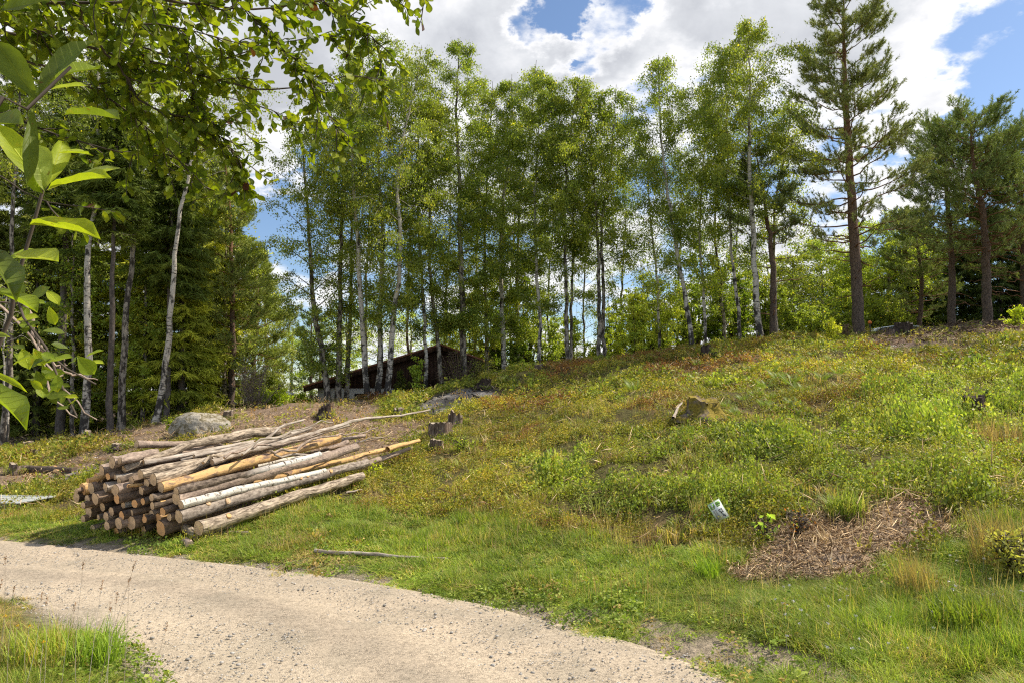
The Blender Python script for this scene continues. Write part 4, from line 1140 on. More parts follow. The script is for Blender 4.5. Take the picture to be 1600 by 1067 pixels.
# understory behind the crest
und = [(430, 30, 50, 60, 3500), (900, 33, 80, 120, 5000), (960, 33, 90, 160, 7000), (1020, 34, 90, 190, 8000), (700, 32, 90, 130, 5000), (880, 34, 70, 180, 5000), (1090, 33, 80, 210, 8000), (1150, 33, 80, 220, 8000), (775, 30, 90, 210, 9000), (820, 31, 90, 230, 9000), (735, 31, 80, 170, 6000), (850, 30, 70, 130, 5000), (775, 31, 60, 95, 3500), (745, 29, 60, 90, 4000), (775, 29.5, 60, 120, 4500), (810, 28, 55, 90, 3500), (870, 29, 50, 60, 2200), (930, 30, 55, 60, 2200), (990, 27, 95, 130, 5200), (1035, 27.5, 85, 120, 4800), (1010, 30, 90, 170, 6000), (1075, 30, 90, 150, 6500),
       (1120, 29, 80, 170, 7000), (1160, 30, 70, 160, 6500), (1200, 31, 80, 130, 6500), (1235, 28, 60, 90, 4500), (1270, 30, 80, 80, 4000), (1320, 31, 90, 80, 4500), (1390, 31, 100, 70, 4500), (960, 28, 60, 100, 3000)]
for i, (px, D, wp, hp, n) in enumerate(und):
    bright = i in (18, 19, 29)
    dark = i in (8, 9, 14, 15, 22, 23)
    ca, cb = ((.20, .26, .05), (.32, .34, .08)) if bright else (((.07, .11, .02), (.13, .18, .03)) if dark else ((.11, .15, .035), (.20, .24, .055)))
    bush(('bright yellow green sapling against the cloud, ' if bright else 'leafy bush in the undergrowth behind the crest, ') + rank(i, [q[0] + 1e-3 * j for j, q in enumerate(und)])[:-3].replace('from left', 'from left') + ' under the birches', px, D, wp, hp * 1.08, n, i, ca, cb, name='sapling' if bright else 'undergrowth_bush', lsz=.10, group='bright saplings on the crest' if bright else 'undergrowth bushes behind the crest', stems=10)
# far trees seen through the gap at the left of the cabin
for i, (px, D, tp, Rp) in enumerate([(455, 48, 520, 40), (500, 50, 500, 42), (540, 46, 480, 40), (590, 50, 470, 45), (640, 52, 490, 45), (700, 50, 500, 50), (760, 52, 470, 50), (850, 52, 500, 45)]):
    bgtree(rank(i, [455, 500, 540, 590, 640, 700, 760, 850]) + 'the light green trees beyond the cabin', px, D, tp, Rp, 9000, 20 + i, (.17, .235, .045), (.30, .34, .08), 'light green trees beyond the cabin')
pine('small blue green pine beyond the cabin at the sky gap', [(487, 600), (488, 540), (487, 490)], 44, 6, .1, 32, 9, nbr=36, dead=0, colA=(.08, .13, .06), colB=(.16, .21, .09), per=20)
for i, (px, D, wp, hp) in enumerate([(425, 27, 90, 38), (465, 28, 70, 34), (500, 29, 60, 28)]):
    bush(['widest fresh green low bush beside the grey brushwood', 'middle fresh green low bush left of the cabin', 'small fresh green low bush at the cabin foundation'][i], px, D, wp, hp, 3500, 60 + i, (.13, .18, .02), (.22, .28, .03), name='low_bush', lsz=.08, group='green bushes left of the cabin')
for i, (px, D, tp, Rp) in enumerate([(1345, 36, 400, 50), (1425, 35, 370, 50), (1250, 37, 430, 45), (1310, 38, 430, 45), (1200, 37, 400, 45), (1465, 37, 360, 50), (1395, 38, 420, 50)]):
    bgtree(rank(i, [1345, 1425, 1250, 1310, 1200, 1465, 1395]) + 'the soft green thicket trees behind the tall pine', px, D, tp, Rp, 11000, 40 + i, (.09, .125, .03), (.18, .21, .05), 'thicket trees behind the right pines')
bgtree('pale rounded green tree filling the right end of the left forest', 352, 27.5, 290, 48, 15000, 60, (.15, .19, .06), (.27, .30, .10))
bgtree('low pale green tree beside the sky gap at the forest end', 398, 30, 450, 42, 12000, 61, (.16, .20, .065), (.28, .31, .11))
bgtree('young broadleaf tree lighting the dark forest behind the straight birch', 118, 23.5, 330, 42, 5500, 62, (.10, .15, .03), (.20, .25, .05))
bgtree('young broadleaf tree between the two rightmost forest birches', 226, 24, 300, 36, 5500, 63, (.11, .16, .03), (.21, .26, .05))
bush('tangle of bare grey brown brushwood between forest and sky gap', 400, 24.5, 95, 95, 900, 70, (.14, .14, .06), (.22, .2, .09), name='brush_thicket', stems=34, bare=2.2, twigc=LM['pinkgrey'], lsz=.06)
bush('bare tangled dry branches leaning at the cabin gable', 715, 25.5, 90, 75, 300, 71, name='brush_thicket', stems=26, bare=1.5, twigc=LM['brown'], lsz=.06)
bush('dark green juniper like bush against the cabin wall', 628, 27, 40, 50, 3600, 72, (.05, .07, .018), (.09, .11, .03), name='dark_bush', lsz=.06)
bush('young leafy rowan before the dark cabin wall', 655, 25.2, 48, 66, 700, 73, (.16, .22, .04), (.24, .30, .06), name='sapling', lsz=.10, stems=5)
bush('yellow green young bush standing on the crest left of the tall pine', 1304, 21.5, 34, 40, 1500, 74, (.20, .25, .03), (.36, .36, .06), name='young_bush', lsz=.055)
bush('dark twiggy root tangle beside the young bush on the crest', 1326, 22, 30, 26, 60, 75, name='root_tangle', stems=16, bare=1.5, twigc=LM['brown'], lsz=.04)
bush('bright green bush at the right edge under the pines', 1592, 22.5, 44, 42, 1100, 76, (.20, .26, .03), (.34, .38, .05), name='young_bush', lsz=.07)
bush('small green bush between the boulder and the leaning birch', 270, 18.8, 22, 22, 500, 77, (.14, .19, .02), (.22, .28, .03), name='young_bush', lsz=.05)
bush('yellow green seedling growing at the tip of the orange logs', 585, 11.2, 34, 24, 260, 78, (.26, .33, .03), (.40, .44, .05), name='seedling', lsz=.045, stems=7)
bush('brambly seedling beside the sawn grey stump', 745 - 20, 12.6, 50, 26, 500, 79, (.14, .20, .035), (.24, .28, .05), name='seedling', lsz=.04, stems=9)
bush('scorched seedling with red leaves on the brown debris heap', 1240, 6.7, 80, 42, 130, 80, (.10, .15, .03), (.28, .10, .03), name='seedling', lsz=.035, stems=9, bare=.6)
bush('broad leafed seedling between the small sign and the debris heap', 1192, 6.9, 60, 34, 40, 81, (.16, .25, .04), (.22, .30, .08), name='seedling', lsz=.075, stems=5)
bush('dark twiggy weed clump at the right edge above the tall grass', 1578, 5.3, 110, 80, 1900, 82, (.15, .17, .05), (.26, .25, .10), name='weed_clump', lsz=.032, stems=12, bare=.3)
bush('dense grey brown brush hiding the right end of the cabin roof', 757, 26.5, 70, 62, 2600, 83, (.10, .12, .035), (.17, .18, .06), name='brush_thicket', stems=22, bare=1.2, twigc=LM['brown'], lsz=.06)

# ---- the sallow tree overhead: trunk outside the view to the left, limbs and leaves hanging in
r = rng(9)
leafT = []   # leaf template: a 9 x 3 grid folded on its midrib, drooping tip
LT = np.linspace(0, 1, 8)
wid = np.array([0.0, .30, .60, .85, 1.0, .98, .70, 0.0]) * .27
tvx = []
for i, t_ in enumerate(LT):
    for sgn in (-1, 0, 1):
        tvx.append((t_, sgn * wid[i], abs(sgn) * wid[i] * .28 - .10 * t_ * t_ + .02 * math.sin(t_ * 9) * abs(sgn)))
tvx = np.array(tvx); tfx = []
for i in range(7):
    for j in range(2):
        a = i * 3 + j; tfx += [(a, a + 3, a + 4), (a, a + 4, a + 1)]
tfx = np.array(tfx)
def place_leaves(base, dirs, up, size, col, curl=None, widef=None):
    d = norm(dirs); s = norm(np.cross(up, d)); u = np.cross(d, s); N = len(base)
    wf = np.ones(N) if widef is None else widef; cu = np.ones(N) if curl is None else curl
    V = base[:, None, :] + (tvx[None, :, 0:1] * d[:, None, :] + tvx[None, :, 1:2] * s[:, None, :] * wf[:, None, None] + tvx[None, :, 2:3] * u[:, None, :] * cu[:, None, None]) * size[:, None, None]
    F = tfx[None] + (np.arange(N) * len(tvx))[:, None, None]
    # midrib lighter: a property of the leaf
    mid_ = (np.arange(len(tvx)) % 3 == 1) * .22 + 1
    K = col[:, None, :] * mid_[None, :, None]
    return V.reshape(-1, 3), F.reshape(-1, 3), np.clip(K, 0, 1).reshape(-1, 3)
def leaf_uv(n):
    return np.tile(np.stack([np.repeat(LT, 3), np.stack([-wid, 0 * wid, wid], 1).ravel()], 1), (n, 1))
m, bb = newmat('sallow_leaves')
vc = bb.n('ShaderNodeVertexColor', layer_name='Col').outputs[0]
ob = bb.n('ShaderNodeTexCoord').outputs['Object']
nz = bb.noise(ob, 45.0, 4, .6)
_u, _v, _ = bb.sep(bb.n('ShaderNodeUVMap').outputs[0])
_av = bb.math('ABSOLUTE', _v)
_s = bb.math('FRACT', bb.math('MULTIPLY', bb.math('SUBTRACT', _u, bb.math('MULTIPLY', _av, .9)), 8.0))
vein = bb.math('MAXIMUM', bb.ramp(_s, [(0.0, 0.8), (.12, 0.0)]), bb.ramp(_av, [(0.006, 1.0), (.02, 0.0)]))
vc = bb.mix(bb.math('MULTIPLY', vein, .45), vc, bb.mix(1.0, vc, (1.7, 1.5, 1.5), 'MULTIPLY'))
spot = bb.ramp(bb.noise(ob, 95.0, 2, .5), [(.70, 0.0), (.74, .8)])
vc = bb.mix(spot, vc, (.16, .09, .03))
cc = bb.mix(1.0, vc, bb.ramp(nz, [(0.3, (.78, .80, .7)), (.6, (1.1, 1.1, 1.0)), (.74, (1.5, 1.05, .7))]), 'MULTIPLY')
p = princ(bb, cc, .5, bumpn(bb, bb.math('ADD', nz, vein), .5, .003), spec=.22)
tl = bb.n('ShaderNodeBsdfTranslucent', ins={'Color': bb.mix(1.0, cc, (1.3, 1.35, .3), 'MULTIPLY')})
mx = bb.n('ShaderNodeMixShader', ins={0: .48, 1: p, 2: tl.outputs[0]})
finish(m, bb, mx.outputs[0]); M_sallow = m

tb = np.array([-4.6, 2.6, 0.0]); tb[2] = float(ground(tb[0], tb[1]))
o_s = thing('sallow_tree', tb, 'old sallow tree with leafy boughs hanging over the top left corner', 'tree')
A = Acc()
tr_ = catmull([tb - [0, 0, .1], tb + [.1, .1, 1.2], tb + [.35, .2, 2.4], tb + [.6, .3, 3.4]], 14)
A.add(*tube(tr_, np.linspace(.16, .10, 14), 10, r, .05))
forkp = tr_[-1]
boughs = [  # photo pixels + distance of each bough
    [(-160, -40, 2.8), (60, 10, 2.9), (250, 15, 3.0), (430, 25, 3.1), (600, -2, 3.2), (670, -4, 3.2)],
    [(-150, 20, 3.2), (80, 60, 3.3), (240, 90, 3.3), (400, 130, 3.4), (520, 110, 3.5), (590, 118, 3.5)],
    [(-150, 60, 2.9), (60, 110, 3.1), (180, 170, 3.3), (280, 250, 3.5), (345, 315, 3.6)],
    [(130, 40, 3.0), (180, 100, 3.1), (230, 160, 3.2), (330, 200, 3.4), (380, 260, 3.5)],
    [(300, -60, 3.3), (400, 40, 3.4), (470, 120, 3.4), (515, 200, 3.5), (520, 235, 3.5)],
    [(-160, 130, 3.2), (0, 180, 3.3), (120, 225, 3.4), (230, 250, 3.5), (310, 240, 3.6)],
    [(-100, -80, 3.6), (150, -60, 3.8), (350, -50, 3.9), (550, -50, 4.0), (640, 0, 4.0), (632, 40, 4.0)],
    [(60, -40, 3.9), (160, 70, 4.0), (260, 140, 4.1), (420, 170, 4.2), (470, 200, 4.2)],
    [(-100, 200, 2.7), (-20, 260, 2.8), (60, 300, 2.9), (120, 310, 3.0)],
    [(350, -70, 3.7), (480, 0, 3.8), (560, 60, 3.9), (575, 120, 3.9), (548, 150, 3.9)],
    [(-150, -20, 3.5), (60, 30, 3.6), (200, 60, 3.7), (330, 90, 3.8), (450, 60, 3.9), (540, 50, 4.0)],
    [(-150, -60, 2.7), (40, -30, 2.8), (200, -10, 2.8), (330, 10, 2.9), (400, -10, 2.9), (470, 10, 2.9)],
    [(-150, -50, 3.0), (60, 0, 3.1), (180, 35, 3.2), (300, 45, 3.2), (400, 70, 3.3)],
    [(-150, -90, 3.4), (100, -20, 3.5), (250, -10, 3.6), (420, 0, 3.6), (560, 15, 3.7)],
    [(-150, 0, 2.9), (30, 50, 3.0), (120, 85, 3.1), (220, 110, 3.2)],
    [(200, -80, 3.2), (260, 20, 3.3), (300, 100, 3.3), (310, 180, 3.4), (360, 170, 3.4)],
]
lb_, ld_ = [], []
for k, bpx in enumerate(boughs):
    pts = [P(*q) for q in bpx]
    first = pts[0]
    pts = [forkp * .999 + r.normal(0, .02, 3)] + [(forkp + first) / 2 + [0, 0, .15]] + pts if k in (0, 1, 2, 5, 6, 8, 10, 11, 12, 13, 14) else pts
    if k in (3, 4, 7, 9, 15):
        src = catmull([P(*q) for q in boughs[0 if k in (3, 4, 15) else 6]], 20)
        near_ = src[np.argmin(np.linalg.norm(src - first, axis=1))]
        pts = [near_] + pts
    c = catmull(pts, 40); c[4:] += (np.cumsum(r.normal(0, .006, (36, 3)), 0)); L = np.linalg.norm(np.diff(c, axis=0), axis=1).sum()
    A.add(*tube(c, np.linspace(.013 if k in (0, 1, 2, 5, 6, 8, 10, 11, 12, 13, 14) else .007, .002, 40), 6, r, .05))
    ns = 12 if k == 8 else 46 if k in (10, 11, 12, 13, 14) else 32
    for j in range(ns):
        v = r.uniform(.25, 1.0); a0 = along(c, v); t1_ = along(c, min(1, v + .04)) - along(c, max(0, v - .04))
        dd = norm(norm(t1_) + r.normal(0, .75, 3) + [0, 0, -.2]); l2 = r.uniform(.10, .38) * (1.1 - .4 * v)
        a1 = a0 + dd * l2 + [0, 0, -.03]
        q = catmull([a0, (a0 + a1) / 2 + r.normal(0, .02, 3), a1], 6)
        A.add(*tube(q, np.linspace(.004, .0013, 6), 4))
        nlf = int(5 + l2 * 34)
        for s_ in range(nlf):
            vv = (s_ + .5) / nlf * .95 + .05
            lb_.append(along(q, vv)); ld_.append(norm(dd * .6 + r.normal(0, .75, 3) + [0, 0, -.35]))
A.build('trunk', M_twig, o_s, tb)
lb_ = np.array(lb_); ld_ = np.array(ld_); n = len(lb_)
col = pick([(.14, .19, .02), (.19, .24, .025), (.10, .15, .02), (.24, .28, .035)], [4, 4, 3, 2], n, r) * r.uniform(.75, 1.3, (n, 1)) * np.array([1.1, 1.05, 1.0])
rd = r.random(n) < .008; col[rd] = (.09, .035, .025)
up = r.normal(0, .7, (n, 3)) + [0, 0, 1]
V, F, K = place_leaves(lb_, ld_, up, r.uniform(.038, .072, n), col, r.uniform(.6, 2.0, n), r.uniform(.85, 1.35, n))
mk('foliage', V, F, M_sallow, o_s, tb, col=K, uv=leaf_uv(n))

# near sallow shoots at the left edge
sb = np.array([-1.35, .75, 0.0]); sb[2] = float(ground(sb[0], sb[1]))
o_n = thing('sallow_shrub', sb, 'sallow shrub close at the left edge with large bright leaves on upright shoots', 'shrub')
A = Acc(); LB = []; LD = []; UP = []; SZ = []; CO = []
def shoot(pxs, w=.004):
    pts = [P(*q) for q in pxs]
    c = catmull([sb + [0, 0, .05], (sb + pts[0]) / 2 + [-.1, -.05, 0]] + pts, 30)
    A.add(*tube(c, np.linspace(.010, .0018, 30), 6, r, .03))
shoot([(-60, 640, .85), (15, 470, .85), (55, 340, .85), (72, 280, .85)])
shoot([(-70, 260, .70), (20, 190, .72), (75, 140, .75), (110, 105, .75)])
shoot([(-90, 900, .8), (-30, 700, .8), (-10, 560, .8)])
shoot([(-40, 440, 1.5), (20, 480, 1.5), (70, 540, 1.5), (95, 600, 1.5), (120, 650, 1.5)])
shoot([(-30, 480, 1.6), (60, 540, 1.6), (110, 580, 1.6), (150, 600, 1.6)])
YG = (.34, .40, .035); MG = (.22, .29, .03); DG = (.13, .17, .03); PG = (.32, .37, .13)
big = [  # base pixel, tip pixel, distance, width factor, colour, facing (up vector)
    ((70, 300), (-5, 190, .80), .85, .9, YG, (.3, -.8, .6)), ((75, 296), (165, 262, .82), .85, .8, YG, (.2, -.5, .8)), ((72, 298), (182, 255, .90), .88, .75, PG, (-.1, -.6, .8)),
    ((68, 300), (62, 230, .78), .85, 1.1, PG, (.9, -.6, .1)), ((68, 303), (40, 262, .80), .85, 1.2, MG, (-.3, -.9, .3)), ((72, 292), (105, 215, .9), .86, .7, YG, (.9, -.5, .2)),
    ((90, 240), (140, 235, .9), .86, .9, YG, (.1, -.6, .8)), ((45, 352), (150, 350, .80), .85, .6, YG, (0, -.45, .9)), ((20, 400), (86, 398, .76), .82, .85, YG, (0, -.6, .8)),
    ((10, 410), (60, 385, .9), .85, .9, MG, (0, -.7, .6)), ((-20, 455), (60, 470, .74), .82, .5, MG, (0, -.05, 1)), ((-20, 395), (30, 440, .72), .82, .5, DG, (.2, -.2, .9)),
    ((-30, 575), (38, 605, .78), .80, .28, YG, (0, -.7, .7)), ((-30, 605), (42, 640, .70), .80, .45, MG, (0, -.12, 1)), ((-20, 520), (12, 525, .8), .8, .7, PG, (0, -.9, .3)),
    ((60, 150), (135, 52, .78), .75, 1.25, DG, (-.3, -.9, .2)), ((85, 125), (152, 95, .80), .75, 1.5, MG, (-.1, -.95, .2)), ((60, 160), (-10, 60, .72), .75, 1.1, DG, (.3, -.9, .1)),
    ((50, 165), (45, 285, .72), .75, .4, DG, (.7, -.7, .1)), ((40, 170), (85, 118, .8), .78, .7, DG, (-.3, -.8, .6)), ((-30, 200), (25, 180, .66), .70, 1.2, DG, (0, -.8, .6)),
    ((80, 140), (135, 128, .76), .75, .8, PG, (0, -.3, .95)), ((100, 180), (185, 170, .72), .78, .6, DG, (0, -.3, .95)), ((0, 20), (70, -10, .7), .72, 1.2, DG, (0, -.9, .3)), 
]
for (b_, tpx, D, wf, c_, u_) in big:
    a0 = P(b_[0], b_[1], D); a1 = P(tpx[0], tpx[1], tpx[2])
    LB.append(a0); LD.append(a1 - a0); UP.append(u_); SZ.append(np.linalg.norm(a1 - a0)); CO.append(np.array(c_) * r.uniform(.9, 1.1))
    WF = [wf]
wfs = [q[3] * .66 for q in big]
for (cx, cy, D, k) in [(75, 560, 1.5, 9), (100, 610, 1.5, 9), (35, 500, 1.5, 8), (120, 560, 1.55, 5), (60, 590, 1.5, 6), (20, 560, 1.4, 6), (60, 470, 1.6, 6)]:
    for _ in range(k):
        a0 = P(cx + r.normal(0, 12), cy + r.normal(0, 14), D + r.normal(0, .05))
        LB.append(a0); LD.append(norm(np.array([r.normal(.4, .7), r.normal(0, .5), r.normal(-.2, .6)]))); UP.append((r.normal(0, .4), -.6, .7)); SZ.append(r.uniform(.03, .055)); CO.append(np.array([MG, YG, DG][r.integers(0, 3)])); wfs.append(r.uniform(.8, 1.4))
A.build('stem', M_twig, o_n, sb)
LB, LD, UP, SZ, CO = map(np.array, (LB, LD, UP, SZ, CO))
V, F, K = place_leaves(LB, LD, UP, SZ, CO, r.uniform(.8, 1.6, len(LB)), np.array(wfs))
mk('foliage', V, F, M_sallow, o_n, sb, col=K, uv=leaf_uv(len(LB)), smooth=True)
# bare twigs at left middle
dtb = Gd(-60, 2.2)
o_d = thing('dead_branch', dtb, 'bare whitish forked twigs reaching in before the dark forest on the left', 'branch')
A = Acc()
for pl in [[(-60, 430, 2.2), (40, 520, 2.2), (90, 600, 2.2), (152, 655, 2.2)], [(60, 540, 2.2), (100, 580, 2.25), (155, 592, 2.3)], [(40, 470, 2.2), (60, 540, 2.15), (80, 610, 2.1), (120, 655, 2.1)], [(85, 598, 2.2), (100, 572, 2.2), (98, 560, 2.2)]]:
    c = catmull([P(*q) for q in pl], 16); c += r.normal(0, .004, c.shape); A.add(*tube(c, np.linspace(.006, .002, 16), 5))
c = catmull([dtb, dtb + [-.3, 0, 1.2], P(-60, 430, 2.2)], 14); A.add(*tube(c, np.linspace(.012, .006, 14), 6))
A.build('twigs', LM['pinkgrey'], o_d, dtb)
# ------------------------------------------------------------------ log pile
PA = np.array([-3.6, 8.0]); PD = np.array([-3.5, 1.2])
LDIR = np.array([.5, .85])
def face_xy(px, back=0.0):
    k, _ = ray(px, 760); k = float(k)
    a = PA + LDIR * back
    t = (k * a[1] - a[0]) / (PD[0] - k * PD[1])
    return a + PD * t
def log_pts(px, py, fx, fy, L=None, back=0.0):
    n_ = face_xy(px, back)
    _, z = ray(px, py); p0 = np.array([n_[0], n_[1], EYE[2] + z * n_[1]])
    k, zz = ray(fx, fy)
    if L is None:
        L = (k * n_[1] - n_[0]) / (LDIR[0] - k * LDIR[1])
        L = min(max(L, .25), 6.5)
    f = n_ + LDIR * L
    return p0, np.array([f[0], f[1], EYE[2] + zz * f[1]])
r = rng(500)
def make_log(label, pts, r0, r1, kind, group='logs of the roadside timber pile', bend=.017, knots=0, cut=True, name='log', far_cut=False, sides=18, cat='log', cutm=None):
    pts = np.array(pts, float); L = np.linalg.norm(np.diff(pts, axis=0), axis=1).sum()
    n = max(8, int(L * 9)); c = catmull(pts, n)
    w_ = np.cumsum(r.normal(0, bend * .5, (n, 3)), 0); w_ -= np.linspace(0, 1, n)[:, None] * w_[-1]; c = c + w_ * .6
    o = thing(name, c[0], label, cat, group)
    rad = np.linspace(r0, r1, n) * (1 + r.normal(0, .025, n)); rad[0] = r0
    V, F, U = tube(c, rad, sides, r, .055)
    A = Acc(); A.add(V, F, U)
    ring = V[-(sides + 1):-1]                                   # far end closed
    cen = ring.mean(0) 
    fv = np.vstack([ring, cen[None]]); ff = np.array([(i, (i + 1) % sides, sides) for i in range(sides)])
    A.add(fv, ff, np.zeros((len(fv), 2)))
    A.build('bark', LM[kind], o, c[0])
    if cut:
        ring = V[:sides]; T = norm(c[0] - c[1]); cen = ring.mean(0) + T * .003
        q = []; uv_ = []
        ax1 = norm(ring[0] - ring.mean(0)); ax2 = np.cross(T, ax1)
        tl_ = norm(np.r_[r.normal(0, .12, 2), 0]) * 0
        for s_ in (1.0, .5):
            for p_ in ring:
                v_ = (p_ - ring.mean(0)) * s_ * .985; q.append(ring.mean(0) + v_ + T * (.004 + r.normal(0, .0012))); uv_.append((v_ @ ax1, v_ @ ax2))
        q.append(cen + T * .004); uv_.append((0, 0))
        ff = []
        for i in range(sides):
            j = (i + 1) % sides; ff += [(i, j, sides + j), (i, sides + j, sides + i), (sides + i, sides + j, 2 * sides)]
        mk('cut_face', np.array(q), np.array(ff), cutm or M_cut, o, c[0], uv=np.array(uv_))
    for k in range(knots):
        i = r.integers(int(n * .12), n - 2); T = norm(c[i + 1] - c[i]); nv = norm(np.array([r.uniform(.2, 1), -r.uniform(.4, 1), r.uniform(.0, 1)])); nv = norm(nv - T * (nv @ T))
        p0 = c[i] + nv * rad[i] * .8; p1 = c[i] + nv * (rad[i] + .012)
        V2, F2, U2 = tube(np.array([p0, p1]), [rad[i] * .46, rad[i] * .38], 10)
        A2 = Acc(); A2.add(V2, F2, U2); rg = V2[11:21]; A2.add(np.vstack([rg, rg.mean(0)[None]]), np.array([(a, (a + 1) % 10, 10) for a in range(10)]), np.vstack([(rg - rg.mean(0))[:, :2], [[0, 0]]]))
        A2.build('knot', M_cut if k % 2 else M_cut2, o, c[0])
    return o
def z2(a, b_): return 100 + a / 5, 650 + b_ / 5
def LOG(label, near, far, rz, kind, back=0.0, taper=.82, L=None, knots=0, via=(), **kw):
    (px, py), (fx, fy) = near, far
    p0, p1 = log_pts(px, py, fx, fy, L, back)
    pts = [p0]
    for (vx, vy) in via: pts.append(log_pts(px, py, vx, vy, None, back)[1])
    pts.append(p1)
    r0 = rz / 5 * p0[1] / FPX
    return make_log(label, pts, r0, r0 * taper, kind, knots=knots, **kw)
# the sunlit top and front layer
LOG('lowest big fissured grey log at the right foot of the pile', (313, 824), (566, 743), 56, 'fiss', taper=.72, knots=1)
LOG('smooth grey log with pale sawn knots, second from the bottom', (281, 807), (574, 722), 50, 'grey', taper=.8, knots=6)
LOG('white birch log with black bands resting on the knotty grey log', (283, 789), (508, 735), 34, 'birch', taper=.7)
LOG('thin orange peeled pine log between the birch and the pinkish log', (248, 787), (603, 702), 30, 'orange', taper=.85, knots=3)
LOG('splintered pale tip piece lying beyond the thin orange log', (604, 702), (655, 688), 22, 'orange', taper=.6, back=4.0, cut=False)
LOG('pinkish grey log with a round pale far end', (274, 779), (557, 698), 44, 'pinkgrey', taper=.95)
LOG('log dark at its butt and white birch toward its far end', (276, 767), (500, 709), 32, 'dbirch', taper=.8)
LOG('thick smooth orange pine log on top of the pile', (252, 761), (529, 684), 40, 'orange', taper=1.1)
LOG('short stout grey brown log with a splintered orange end', (241, 748), (287, 736), 48, 'fiss', taper=.9, back=0)
LOG('long fissured grey log lying behind the thick orange one', (284, 738), (440, 690), 38, 'fiss', back=.5, taper=.75, via=((350, 712),))
LOG('grey log running up under the crooked top log', (219, 741), (420, 702), 36, 'fiss', taper=.9, via=((300, 722),))
LOG('slim straight grey pole left of the stout grey log', (177, 744), (330, 722), 20, 'pale', taper=.8)
LOG('heavy crooked grey log humped over the top of the pile', (192, 732), (434, 674), 27, 'fiss', taper=1.75, via=((280, 700), (350, 684), (395, 675)), knots=0, back=.1)
LOG('big pale sawn log at the top left of the pile', (174, 721), (245, 707), 46, 'pinkgrey', taper=.75)
LOG('smaller log tucked against the big pale top left log', (185, 719), (222, 713), 27, 'pinkgrey', taper=.9, back=0)
LOG('loose pinkish log lying apart above the pile', (211, 694), (290, 692), 30, 'pinkgrey', taper=.6, back=1.0, L=1.35)
LOG('grey log fork under the crooked log', (223, 724), (395, 690), 22, 'pale', taper=.8, back=.3)
LOG('thin grey pole crossing the top toward the brush end', (300, 712), (474, 656), 16, 'pale', taper=.6, back=.8, via=((400, 690), (440, 666)))
LOG('grey pole ending at a pale broken stub on top', (330, 716), (486, 668), 22, 'pale', taper=.9, back=.9)
LOG('long pale crooked branch trailing from the pile to the ash patch', (330, 722), (672, 640), 24, 'pale', taper=.35, back=.8, via=((420, 694), (500, 672), (560, 655), (620, 649)))
LOG('second grey pole beside the trailing branch', (310, 728), (545, 664), 26, 'pale', taper=.5, back=.8, via=((420, 700),))
LOG('reddish pole peeking out beyond the thick orange log', (440, 704), (570, 680), 20, 'pinkgrey', taper=.8, back=2.2)
LOG('thin brown pole at the far right top of the pile', (460, 712), (614, 680), 10, 'brown', taper=.5, back=2.2)
LOG('rusty log end beyond the pinkish log', (470, 722), (543, 690), 24, 'pinkgrey', taper=.9, back=2.4)
LOG('white birch tip behind the pinkish log', (400, 728), (497, 706), 20, 'birch', taper=.8, back=1.6)
LOG('grey brushy log at the right tail of the pile', (560, 730), (640, 700), 26, 'pinkgrey', taper=.6, back=3.4)
for i, (a, b_, v_) in enumerate([((205, 728), (360, 700), (280, 716)), ((240, 724), (400, 686), (330, 700)), ((310, 724), (455, 676), (380, 705)), ((280, 716), (420, 694), (350, 702)), ((350, 712), (500, 676), (430, 690)), ((220, 735), (330, 712), (280, 728)), ((380, 706), (520, 660), (450, 680)), ((330, 730), (470, 694), (400, 716)), ((250, 745), (430, 712), (340, 728)), ((290, 740), (470, 705), (380, 724)), ((420, 700), (590, 668), (500, 686)), ((300, 705), (440, 668), (370, 690)), ((430, 712), (600, 684), (520, 699)), ((260, 728), (380, 696), (310, 716))]):
    LOG(ORD[i].replace('leftmost', 'first') + ' from the pile foot of the thin crooked poles tangled on top', a, b_, 9 + 2 * (i % 3), ['pale', 'pinkgrey', 'fiss'][i % 3], back=.4 + .1 * i, taper=.5, via=(v_,), bend=.09, group='thin tangled poles on the pile')
